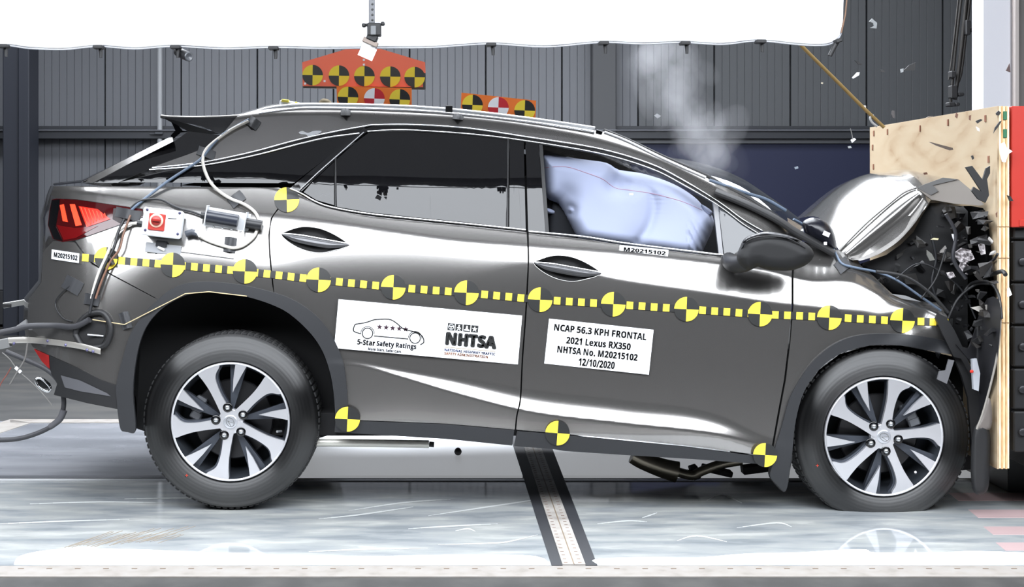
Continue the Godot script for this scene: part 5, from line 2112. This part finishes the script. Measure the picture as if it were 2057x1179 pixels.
func placards() -> void:
	var z := -1.0
	for p in [[680, 601], [1046, 634], [1037, 731], [672, 699], [860, 650]]:
		z = maxf(z, zb(p[0], p[1]))
	z += 0.003
	var r := board_xf(Vector2(680, 601), Vector2(1049, 634), Vector2(671, 699), z)
	var xf: Transform3D = r[0]
	var w: float = r[1]
	var h: float = r[2]
	var u := w / 370.0
	var t := thing("ratings_placard", "long white rear door placard with a car outline, five stars and big black capitals", "placard", xf.origin)
	var b := MB.new()
	plate(b, PackedVector2Array([Vector2(0, 0), Vector2(w, 0), Vector2(w, h), Vector2(0, h)]), xf * Transform3D(Basis(), Vector3(0, 0, -0.0015)), 0.0015)
	part(t, "paper", b, M.white)
	# in placard pixels: origin upper left, x right, y down (370 x 98)
	var at := func(x: float, y: float) -> Vector2: return Vector2(x * u, h - y * u)
	var ink := MB.new()
	var outline := PackedVector2Array()
	for p in sm(pl("51,65 36,61 37,49 42,46 58,42 74,35 84,33 104,31 118,36 132,46 140,49 160,52 170,56 176,62 178,71 172,76"), false, 3):
		outline.append(at.call(p.x, p.y))
	ribbon(ink, outline, 2.2 * u, xf, 0.0006)
	ribbon(ink, PackedVector2Array([at.call(78, 67), at.call(146, 67)]), 2.2 * u, xf, 0.0006)
	for c in [[64, 60], [160, 61]]:
		var o := PackedVector2Array()
		for k in 28:
			o.append(at.call(c[0] + 10.5 * cos(TAU * k / 28), c[1] + 3 + 10.5 * sin(TAU * k / 28)))
		ribbon(ink, o, 2.0 * u, xf, 0.0006, true)
		o = PackedVector2Array()
		for k in 15:
			o.append(at.call(c[0] + 13.5 * cos(PI + PI * k / 14.0), c[1] + 3 + 13.5 * sin(PI + PI * k / 14.0)))
		ribbon(ink, o, 1.4 * u, xf, 0.0006)
	part(t, "car_outline", ink, M.ink)
	for k in 5:
		var s := PackedVector2Array()
		for j in 10:
			var a := TAU * j / 10.0
			var rr := 6.4 if j % 2 == 0 else 2.6
			s.append(at.call(87 + k * 13.2 + rr * sin(a), 48 - rr * cos(a)))
		b = MB.new()
		plate(b, s, xf, 0.0006)
		part(t, "star", b, mat(44, 20, 34, 0.5))
	var put := func(text: String, x: float, y: float, ww: float, hh: float, m: Material, bold: bool) -> void:
		var q: Vector2 = at.call(x, y)
		lettering(t, text, xf * Transform3D(Basis(), Vector3(q.x, q.y, 0.0006)), ww * u, hh * u, m, bold)
	put.call("5-Star", 45, 87, 36, 11, M.ink, true)
	put.call("Safety Ratings", 84, 89.5, 80, 14, mat(30, 32, 40, 0.5), true)
	put.call("More Stars. Safer Cars.", 68, 96.5, 68, 6, mat(60, 60, 66, 0.5), true)
	var big: Vector2 = at.call(221, 72)
	lettering(t, "NHTSA", xf * Transform3D(Basis(), Vector3(big.x, big.y, 0.0006)), 103 * u, 26 * u, M.ink, true, "lettering", 2.2)
	b = MB.new()
	plate(b, PackedVector2Array([at.call(221, 77.2), at.call(323, 77.2), at.call(323, 75.8), at.call(221, 75.8)]), xf, 0.0006)
	part(t, "rule", b, mat(150, 140, 120, 0.5))
	put.call("NATIONAL HIGHWAY TRAFFIC", 221, 84.5, 102, 5.2, mat(60, 70, 110, 0.5), true)
	put.call("SAFETY ADMINISTRATION", 221, 91.5, 88, 5.2, mat(150, 96, 60, 0.5), true)
	for k in 4:
		b = MB.new()
		var x0 := 223.0 + k * 15.8
		plate(b, PackedVector2Array([at.call(x0, 42), at.call(x0 + 14, 42), at.call(x0 + 14, 28), at.call(x0, 28)]), xf, 0.0006)
		part(t, "icon_square", b, M.ink)
		b = MB.new()
		var up := xf * Transform3D(Basis(), Vector3(0, 0, 0.0007))
		var cx := x0 + 7.0
		if k == 0:
			var o := PackedVector2Array()
			for j in 18:
				o.append(at.call(cx + 5 * cos(TAU * j / 18), 35 + 5 * sin(TAU * j / 18)))
			ribbon(b, o, 1.4 * u, up, 0.0006, true)
			ribbon(b, PackedVector2Array([at.call(cx - 4.5, 34), at.call(cx + 4.5, 34)]), 2.0 * u, up, 0.0006)
			ribbon(b, PackedVector2Array([at.call(cx, 34), at.call(cx, 40)]), 2.0 * u, up, 0.0006)
		elif k == 1:
			plate(b, PackedVector2Array([at.call(cx - 1.5, 33), at.call(cx + 1.5, 33), at.call(cx + 1.5, 30), at.call(cx - 1.5, 30)]), up, 0.0006)
			for q in [[0, 33, 0, 37], [0, 37, -3.5, 41], [0, 37, 3, 41], [0, 34, -3.5, 36], [0, 34, 3.5, 36.5]]:
				ribbon(b, PackedVector2Array([at.call(cx + q[0], q[1]), at.call(cx + q[2], q[3])]), 1.6 * u, up, 0.0006)
		elif k == 2:
			plate(b, PackedVector2Array([at.call(cx - 5.5, 40), at.call(cx + 5.5, 40), at.call(cx + 5.5, 38), at.call(cx + 2.5, 37), at.call(cx + 1.2, 30), at.call(cx - 1.2, 30), at.call(cx - 2.5, 37), at.call(cx - 5.5, 38)]), up, 0.0006)
		else:
			var s := PackedVector2Array()
			for j in 10:
				var a := TAU * j / 10.0
				var rr := 6.0 if j % 2 == 0 else 2.5
				s.append(at.call(cx + rr * sin(a), 35.5 - rr * cos(a)))
			plate(b, s, up, 0.0006)
		part(t, "icon", b, M.white)
	# dated placard
	z = -1.0
	for p in [[1103, 640], [1313, 663], [1301, 755], [1093, 730]]:
		z = maxf(z, zb(p[0], p[1]))
	z += 0.003
	r = board_xf(Vector2(1103, 640), Vector2(1313, 662.5), Vector2(1093, 730), z)
	var x2: Transform3D = r[0]
	w = r[1]
	h = r[2]
	var v := w / 211.0
	t = thing("dated_placard", "white placard on the front door with four lines of black print ending in a date", "placard", x2.origin)
	b = MB.new()
	plate(b, PackedVector2Array([Vector2(0, 0), Vector2(w, 0), Vector2(w, h), Vector2(0, h)]), x2 * Transform3D(Basis(), Vector3(0, 0, -0.0015)), 0.0015)
	part(t, "paper", b, M.white)
	for l in [["NCAP 56.3 KPH FRONTAL", 12, 23, 186, 14], ["2021 Lexus RX350", 39, 46, 130, 14], ["NHTSA No. M20215102", 23, 66, 162, 14], ["12/10/2020", 68, 87, 73, 15]]:
		lettering(t, l[0], x2 * Transform3D(Basis(), Vector3(l[1] * v, h - l[2] * v, 0.0002)), l[3] * v, l[4] * v, M.ink, true)
	# number labels
	for s in [[Vector2(1245, 492), Vector2(1343, 502), Vector2(1245, 507), "narrow white number label below the front window", 0.006], [Vector2(104, 501), Vector2(159, 509), Vector2(102, 520), "small white number label on the tail below the tail lamp", 0.02]]:
		var q: Vector2 = (s[0] + s[1]) * 0.5
		z = maxf(zb(s[0].x, s[0].y + 10), zb(s[1].x, s[1].y + 10)) + s[4] * 0.3
		if s[0].x < 500:
			# the tail turns away: the label follows it
			var a := P(s[0].x, s[0].y, zb(s[0].x, s[0].y + 8) + 0.026)
			var e := P(s[1].x, s[1].y, zb(s[1].x, s[1].y + 8) + 0.026)
			var bx := (e - a).normalized()
			var by := (Vector3.UP - bx * bx.y).normalized()
			w = a.distance_to(e)
			h = 0.042
			x2 = Transform3D(Basis(bx, by, bx.cross(by)), a - by * h)
		else:
			r = board_xf(s[0], s[1], s[2], z)
			x2 = r[0]
			w = r[1]
			h = r[2]
		t = thing("number_label", s[3], "label", x2.origin, "white number labels on the car")
		b = MB.new()
		plate(b, PackedVector2Array([Vector2(0, 0), Vector2(w, 0), Vector2(w, h), Vector2(0, h)]), x2 * Transform3D(Basis(), Vector3(0, 0, -0.001)), 0.001)
		part(t, "paper", b, M.white)
		lettering(t, "M20215102", x2 * Transform3D(Basis(), Vector3(w * 0.09, h * 0.24, 0.0002)), w * 0.86, h * 0.52, M.ink, true)


func instruments() -> void:
	var k := D / F
	# switch box
	var z := zb(327, 450) + 0.05
	var tilt := Basis(Vector3.BACK, -0.115)
	var t := thing("switch_box", "white junction box with a red rotary switch on the car's rear quarter", "switch box", P(327, 450, z))
	var b := MB.new()
	b.box(P(328, 449, z), Vector3(76 * k, 54 * k, 0.075), tilt, 0.006)
	part(t, "body", b, mat(206, 210, 214, 0.45))
	b = MB.new()
	b.box(P(326, 448, z + 0.045), Vector3(78 * k, 56 * k, 0.02), tilt, 0.005)
	part(t, "lid", b, M.white)
	b = MB.new()
	b.box(P(315, 446, z + 0.057), Vector3(33 * k, 34 * k, 0.01), tilt, 0.004)
	part(t, "switch_plate", b, mat(168, 52, 44, 0.45))
	b = MB.new()
	b.lathe(Transform3D(Basis(), P(314, 443, z + 0.062)), [Vector2(9.5 * k, 0.004), Vector2(13.5 * k, 0.004), Vector2(14 * k, 0.0)], 28)
	part(t, "switch_ring", b, mat(236, 190, 170, 0.4))
	b = MB.new()
	b.lathe(Transform3D(Basis(), P(314, 443, z + 0.062)), [Vector2(0, 0.02), Vector2(8 * k, 0.018), Vector2(10 * k, 0.008), Vector2(10.5 * k, 0.0)], 28)
	b.box(P(314, 442, z + 0.085), Vector3(18 * k, 6 * k, 0.012), Basis(Vector3.BACK, -0.1), 0.003)
	part(t, "switch_knob", b, mat(150, 36, 30, 0.35))
	b = MB.new()
	for q in [[296, 421], [361, 428], [292, 462], [357, 470]]:
		b.lathe(Transform3D(Basis(), P(q[0], q[1], z + 0.054)), [Vector2(0, 0.006), Vector2(2.6 * k, 0.005), Vector2(3 * k, 0.0)], 12)
	part(t, "lid_screws", b, mat(60, 60, 90, 0.4, 0.3))
	b = MB.new()
	b.box(P(346, 439, z + 0.0555), Vector3(17 * k, 1.5 * k, 0.002), Basis(Vector3.BACK, -0.05), 0.0)
	part(t, "pen_mark", b, M.ink)
	b = MB.new()
	b.box(P(328, 500, zb(328, 500) + 0.006), Vector3(72 * k, 20 * k, 0.006), tilt, 0.002)
	part(t, "mounting_foot", b, mat(176, 178, 182, 0.4, 0.4))
	b = MB.new()
	b.box(P(325, 490, z - 0.01), Vector3(22 * k, 12 * k, 0.03), tilt, 0.003)
	b.box(P(321, 507, z - 0.02), Vector3(18 * k, 14 * k, 0.02), tilt, 0.003)
	part(t, "lower_connector", b, M.trim)
	b = MB.new()
	b.tube(path3("317,496 330,502", z + 0.0), 0.006, 8)
	part(t, "white_plug", b, M.white)
	b = MB.new()
	b.tube(path3("373,470 385,466 396,469", z + 0.0), 0.014, 10)
	part(t, "side_connector", b, mat(66, 70, 78, 0.5))
	b = MB.new()
	b.tube(path3("392,464 398,468 401,475", z + 0.012), 0.006, 8)
	part(t, "side_plug", b, M.white)
	b = MB.new()
	b.tube(path3("276,448 286,450", z + 0.0), 0.014, 10)
	part(t, "cable_gland", b, M.wire_black)
	# clear holder with the black battery tube
	z = zb(460, 445) + 0.03
	t = thing("battery_holder", "clear plastic holder with a black cylindrical battery pack on the rear quarter", "battery holder", P(460, 445, z))
	b = MB.new()
	b.box(P(456, 444, z - 0.02), Vector3(92 * k, 44 * k, 0.006), Basis(Vector3.BACK, -0.17), 0.001)
	part(t, "base_plate", b, mat(214, 216, 218, 0.3))
	b = MB.new()
	b.tube([P(413, 433, z), P(478, 444, z)], 12.5 * k, 20)
	part(t, "battery", b, mat(36, 40, 50, 0.35))
	for q in [[415, 432], [494, 446]]:
		b = MB.new()
		b.box(P(q[0], q[1], z), Vector3(0.005, 40 * k, 0.06), Basis(Vector3.BACK, -0.17), 0.001)
		part(t, "end_plate", b, mat(188, 192, 196, 0.15))
	b = MB.new()
	b.tube([P(494, 448, z), P(526, 453, z)], 10.5 * k, 16)
	part(t, "end_plug", b, M.wire_black)
	b = MB.new()
	b.tube([P(404, 432, z), P(414, 433, z)], 7.5 * k, 12)
	part(t, "tail_plug", b, M.wire_black)
	b = MB.new()
	for i in 4:
		b.lathe(Transform3D(Basis(), P(429 + i * 18, 456 + i * 3, z - 0.017)), [Vector2(0, 0.005), Vector2(2.4 * k, 0.004), Vector2(2.8 * k, 0)], 10)
	part(t, "base_screws", b, M.chrome)
	# cables: each one a thing
	var cs := [
		["sensor_cable", "pale cable curving from the roof tape over the quarter window to the battery holder", "499,243 462,262 424,290 410,308 408,330 420,362 440,384 465,400 490,410 510,424 519,440 518,455 510,475 490,492 470,498 450,494 420,484 400,474", 3.4, 0.014, "wire_white"],
		["sensor_cable", "dark blue-grey cable running from the roof edge down across the quarter window to the lamp", "500,240 478,252 448,270 425,293 405,318 380,336 340,362 300,392 275,412 258,428", 3.0, 0.014, "wire_blue"],
		["sensor_cable", "thin black lead arching over the switch box to the battery pack", "262,418 280,404 305,400 326,402 345,412 365,420 385,425 404,432", 2.2, 0.016, "wire_black"],
		["sensor_cable", "white cable looping from the switch box's left gland down to the bumper tape", "278,449 262,450 240,462 226,482 216,510 200,545 190,575 184,600", 3.4, 0.02, "wire_white"],
		["sensor_cable", "black lead running down the tail from the lamp tip to the bumper recess", "250,440 238,465 228,500 212,530 196,570 186,602 180,630", 3.0, 0.026, "wire_black"],
		["sensor_cable", "thin brownish lead twisted beside the black lead on the tail", "262,432 248,470 240,500 222,525 204,565 192,600", 2.2, 0.03, "wire_brown"],
		["sensor_cable", "short thin black wire hanging in a loop below the bumper's dark recess tape", "140,575 124,588 112,605 114,622 128,640 145,646", 1.3, 0.012, "wire_black"],
		["sensor_cable", "blue-grey cable from the scuttle down past the mirror to the crushed nose", "1594,440 1620,454 1650,472 1670,492 1680,512 1692,530 1720,538 1760,546 1800,562 1850,596 1890,624", 2.6, 0.02, "wire_blue"],
		["sensor_cable", "pale cable lying along the roof rail towards the tail", "506,238 530,224 570,219 640,217 690,221", 2.6, -0.01, "wire_white"],
	]
	M.wire_brown = mat(110, 78, 62, 0.5)
	for c in cs:
		b = MB.new()
		var q := []
		for p in pl(c[2]):
			q.append(P(p.x, p.y, zb(clampf(p.x, 60, 1990), p.y) + c[4]))
		b.tube(sm3(q, 6), c[3] * k, 8)
		single(c[0], b, M[c[5]], c[1], "cable", "cables taped to the car")
	patch(509, 247, 24, 20, -35, "black tape patch at the roof edge where the cables leave the rail")
	patch(414, 307, 36, 18, -20, "black tape patch above the quarter window on the rear pillar")
	patch(475, 400, 32, 22, 38, "black tape patch over the pale cable below the quarter window")
	patch(462, 492, 24, 30, -8, "black tape square on the cable under the battery holder")
	patch(256, 430, 50, 20, -12, "black tape patch at the tip of the red tail lamp", 0.03)
	patch(222, 522, 18, 22, 20, "black tape patch over the cables at the tail end of the checkered strip", 0.034)
	patch(145, 573, 38, 28, -28, "black tape patch on the rear bumper corner below the small number label")
	patch(184, 602, 30, 22, -10, "black tape patch holding the cable bundle above the bumper's dark recess", 0.03)
	patch(252, 644, 20, 34, 16, "black tape strip beside the rear wheel arch holding a thin wire")
	patch(1693, 533, 28, 24, 36, "black tape patch on the front fender below the bonnet corner")
	patch(694, 225, 20, 14, 0, "black tape patch across the roof rail under the left orange board", 0.03)
	patch(920, 234, 22, 12, -8, "black tape patch across the roof rail left of the right orange board", 0.03)
	b = MB.new()
	b.box(P(902, 219, zb(902, 230) - 0.03), Vector3(15 * k, 15 * k, 0.04), Basis(), 0.003)
	single("roof_sensor", b, M.black, "small black box clipped on the roof rail beside the right orange board", "sensor")
	b = MB.new()
	b.box(P(583, 209, -0.42), Vector3(44 * k, 12 * k, 0.05), Basis(Vector3.BACK, -0.15), 0.006)
	t = thing("roof_bracket", "white bracket with yellow tape on the roof above the tail", "bracket", P(583, 212, -0.42))
	part(t, "plate", b, M.white)
	b = MB.new()
	b.box(P(574, 203, -0.41), Vector3(16 * k, 6 * k, 0.05), Basis(Vector3.BACK, -0.1), 0.003)
	part(t, "yellow_tape", b, mat(226, 210, 80, 0.6))
	b = MB.new()
	b.box(P(600, 210, -0.41), Vector3(16 * k, 6 * k, 0.05), Basis(Vector3.BACK, -0.5), 0.003)
	part(t, "yellow_tape", b, mat(226, 210, 80, 0.6))
	b = MB.new()
	pillow(b, sm(pl("640,206 648,198 660,200 668,208 664,217 646,218"), true), -0.4, 0.02, 8.0, 4.0)
	single("foam_block", b, mat(110, 98, 74, 0.8), "brown taped foam lump on the roof left of the orange board", "foam block")
	b = MB.new()
	slab(b, sm(pl("600,266 608,263 618,267 630,263 645,263 642,268 630,271 622,276 614,270 604,269"), true, 3), zb(620, 268) + 0.008, 0.004)  # flat white outline laid on the rear pillar
	single("white_shape", b, M.white, "small white shape on the rear pillar above the quarter window", "scrap")
	# tow gear at the tail
	t = thing("tail_frame", "open-ended rectangular steel tube bolted beneath the tail, pointing left", "steel tube", P(30, 612, -0.6))
	b = MB.new()
	b.box((P(30, 610, -0.55)), Vector3(50 * k, 12 * k, 0.035), Basis(Vector3.BACK, 0.16) * Basis(Vector3.UP, 0.25), 0.002)
	part(t, "tube", b, M.steel)
	b = MB.new()
	b.box(P(14, 614, -0.52), Vector3(18 * k, 7 * k, 0.01), Basis(), 0.001)
	part(t, "bore", b, M.dark)
	b = MB.new()
	slab(b, pl("57,600 75,588 86,584 84,600 64,606"), -0.4, 0.01)
	part(t, "bright_gusset", b, M.alu)
	b = MB.new()
	slab(b, pl("20,664 52,641 53,652 30,664"), -0.42, 0.01)
	part(t, "bright_gusset", b, M.alu)
	z = -0.12
	t = thing("tow_strap_bar", "slightly bent aluminium bar with bolts across the rear bumper", "bar", P(110, 690, z))
	b = MB.new()
	var up := []
	for p in sm(pl("16,684 60,683 120,689 165,696 202,706")):
		z = zb(maxf(p.x, 64.0), p.y) + 0.02
		up.append([P(p.x, p.y - 6, z), P(p.x, p.y - 5.5, z + 0.008), P(p.x, p.y + 5.5, z + 0.008), P(p.x, p.y + 6, z)])
	grid(b, up, Vector3(0, 0, 1))
	part(t, "bar", b, mat(176, 172, 166, 0.35, 0.6))
	b = MB.new()
	for q in [[28, 690], [96, 685], [132, 693], [175, 703], [187, 706]]:
		z = zb(maxf(q[0], 64.0), q[1]) + 0.02
		b.lathe(Transform3D(Basis(), P(q[0], q[1], z + 0.008)), [Vector2(0, 0.005), Vector2(2.5 * k, 0.004), Vector2(3.2 * k, 0)], 10)
	part(t, "bolt", b, mat(90, 88, 120, 0.4, 0.5))
	b = MB.new()
	z = zb(64, 690) + 0.01
	b.box(P(8, 690, z), Vector3(26 * k, 20 * k, 0.04), Basis(Vector3.BACK, 0.2), 0.003)
	part(t, "clamp_block", b, mat(150, 150, 150, 0.35, 0.6))
	for c in [["tow_cable", "thick black tow cable looping below the tail down to a frayed end", "0,668 30,662 60,655 110,654 150,656 180,642", 6.0, -0.08], ["tow_cable", "thick black cable hanging in a wide loop behind the tail", "12,706 50,722 90,740 115,762 126,790 128,815 122,835 105,855 70,872 30,882 -20,884", 5.0, -0.14]]:
		b = MB.new()
		var cq := []
		for p in pl(c[2]):
			cq.append(P(p.x, p.y, maxf(c[4], zb(p.x, p.y) + 0.03) if p.x > 56.0 and p.y < 670.0 else c[4]))
		b.tube(sm3(cq, 7), c[3] * k, 10)
		single(c[0], b, mat(44, 44, 48, 0.6), c[1], "cable", "black tow cables at the tail")
	b = MB.new()
	b.tube(sm3(path3("128,824 120,842 100,858", -0.13), 4), 7.5 * k, 10, 6.0 * k)
	single("frayed_sleeve", b, mat(70, 70, 74, 0.9), "grey frayed sleeve round the hanging tow cable's bend", "sleeve")
	t = thing("lashing_wire", "thin twisted wire with a white ferrule hanging under the tail", "wire", P(60, 760, -0.1))
	b = MB.new()
	b.tube(sm3(path3("4,708 20,722 36,744 60,765 85,790 105,815", -0.1), 4), 1.2 * k, 6)
	b.tube(sm3(path3("55,690 50,720 34,748 20,772", -0.09), 4), 1.8 * k, 6)
	part(t, "wire", b, mat(96, 94, 92, 0.5))
	b = MB.new()
	b.tube(path3("31,738 42,748", -0.095), 3.4 * k, 10)
	part(t, "ferrule", b, M.white)
	b = MB.new()
	b.tube(sm3(path3("-6,790 2,770 14,752 22,738", -0.1), 4), 1.2 * k, 6)
	part(t, "frayed_thread", b, mat(110, 60, 52, 0.7))


# ---------------------------------------------------------------- pieces in the air
func debris() -> void:
	var w := mat(226, 228, 230, 0.5)
	var g := mat(150, 154, 156, 0.5)
	var k: StandardMaterial3D = M.black
	var br := mat(92, 60, 44, 0.6)
	var list := [
		["1746,43 1752,37 1762,46 1761,57 1748,56 1756,52 1754,46", -0.4, g, "grey hooked clip flying before the dark wall, highest of the fragments"],
		["1717,121 1722,123 1730,128 1732,131 1724,129", -0.3, k, "thin black curled sliver flying left of the black triangle"],
		["1712,156 1722,145 1727,145 1726,151 1714,158", -0.3, w, "white chip flying just above the tan rope's middle"],
		["1817,140 1826,131 1840,125 1837,141 1824,141", -0.3, k, "black triangular fragment flying before the dark wall"],
		["1809,139 1815,137 1815,144 1810,146", -0.3, g, "small pale ring at the black triangle's left tip"],
		["1768,139 1777,142 1778,145 1770,144", -0.4, mat(50, 50, 52, 0.6), "faint dark curl flying between the rope and the black triangle"],
		["1650,165 1654,166 1653,169 1650,168", -0.3, mat(200, 190, 170, 0.6), "tiny beige speck flying left of the rope"],
		["1792,222 1797,222 1798,237 1795,238 1791,230", -0.2, mat(70, 66, 66, 0.5), "short dark peg flying above the plywood's left corner"],
		["1709,281 1716,277 1720,280 1712,287", -0.2, w, "white cap with a dark tail flying left of the plywood"],
		["1703,294 1709,293 1711,297 1705,298", -0.2, g, "small pale ring flying before the blue wall near the plywood"],
		["1596,336 1603,334 1604,338 1598,340", -0.2, mat(120, 130, 140, 0.5), "tiny grey ring flying before the blue wall above the windscreen"],
		["1866,285 1872,286 1914,297 1915,301 1908,302 1880,292", 0.0, mat(72, 62, 56, 0.35), "long dark rod flying across the plywood's middle"],
		["1921,226 1925,230 1923,238 1919,234", 0.0, br, "brown chip flying at the plywood's top edge"],
		["1947,232 1951,231 1950,242 1947,240", 0.05, br, "small brown peg flying right of the plywood's top chip"],
		["1960,243 1970,239 1974,241 1964,248", 0.05, k, "black chip flying over the plywood's top right"],
		["2001,227 2006,222 2011,226 2007,232 2002,231", 0.12, k, "black lump flying at the plywood's top near corner"],
		["1996,268 1999,256 2008,244 2013,242 2006,254 1998,264", 0.12, k, "dark slanted stick flying by the plywood's near edge"],
		["1961,254 1967,258 1968,264 1964,262", 0.05, w, "small white chip flying over the plywood's upper right"],
		["1951,313 1955,312 1957,318 1954,321", 0.05, k, "small black bead flying above the big black wedge"],
		["1940,336 1953,333 1974,361 1978,348 1981,338 1989,333 1989,348 1983,360 1987,392 1980,407 1965,400 1952,383 1956,375 1972,385", 0.08, k, "big black forked plastic wedge flying before the plywood"],
		["2009,290 2018,286 2022,296 2034,304 2025,310 2020,326 2015,325 2011,308", 0.14, w, "white torn shard flying at the plywood's edge by the orange post"],
		["1314,232 1320,228 1328,233 1321,238", -0.5, w, "white paper chip flying in the smoke above the windscreen"],
		["2021,142 2028,127 2030,145", 0.1, mat(60, 40, 38, 0.6), "small dark triangular chip flying before the white pillar"],
		["2023,392 2030,394 2036,404 2028,404", 0.13, k, "black scrap flying before the orange post's lower half"],
		["2001,428 2005,424 2006,436 2002,436", 0.1, br, "brown speck flying at the plywood's near edge above the wreck"],
		["1975,455 1984,449 1990,455 1988,470 1984,478 1980,462", -0.02, mat(60, 54, 52, 0.6), "dark bent strap flying above the pale crumpled foil"],
		["2020,580 2028,578 2033,592 2024,597", 0.1, w, "white tag flying at the plywood's lower near edge"],
		["1855,347 1862,346 1864,350 1857,351", -0.4, br, "small brown knot at the foot of the hanging wire on the plywood"],
	]
	for d in list:
		var b := MB.new()
		slab(b, pl(d[0]), d[1], 0.012 if d[0].length() > 60 else 0.006)
		single("flying_fragment", b, d[2], d[3], "debris", "fragments thrown up by the impact")
	var b := MB.new()
	var q := []
	for p in [[1874, 235, 0.62], [1862, 237, 0.6], [1854, 250, 0.58], [1852, 290, 0.57], [1858, 348, 0.57]]:
		var dd := lerpf(6.1, 7.92, p[2]) - 0.02
		q.append(P(p[0], p[1], D - dd))
	b.tube(sm3(q, 6), 0.0035, 6)
	single("loose_wire", b, mat(130, 116, 100, 0.5), "thin wire hooked over the plywood's top and hanging down its face", "wire")
	b = MB.new()
	b.tube(path3("1708,258 1711,268 1713,280", -0.2), 0.002, 6)
	single("wire_tail", b, mat(120, 118, 116, 0.5), "short hair-thin wire above the flying white cap", "wire")


func smoke() -> void:
	var t := Node3D.new()
	t.name = "smoke_plume"
	t.set_meta("kind", "stuff")
	t.set_meta("label", "thin grey smoke plume rising from the windscreen past the diffuser's hem")
	t.set_meta("category", "smoke")
	add_child(t)
	var path := sm(pl("1440,330 1410,290 1380,230 1350,170 1330,120 1340,60"))
	var r2 := RandomNumberGenerator.new()
	r2.seed = 5
	for i in 150:
		var s := r2.randf()
		var p := path[int(s * (path.size() - 1))]
		var f := FogVolume.new()
		f.name = "smoke_puff"
		f.shape = RenderingServer.FOG_VOLUME_SHAPE_ELLIPSOID
		var m := FogMaterial.new()
		m.density = r2.randf_range(0.1, 0.45)
		m.albedo = Color(0.86, 0.86, 0.88)
		f.material = m
		var wide := lerpf(30.0, 80.0, s)
		var big := r2.randf_range(0.05, 0.2)
		f.position = P(p.x + r2.randfn(0.0, wide * 0.55), p.y + r2.randf_range(-30, 30), r2.randf_range(-1.3, -0.5))
		f.size = Vector3(big * r2.randf_range(0.5, 1.0), big * r2.randf_range(0.8, 1.8), big)
		f.rotation = Vector3(0, 0, r2.randf_range(-0.8, 0.8))
		t.add_child(f, true)
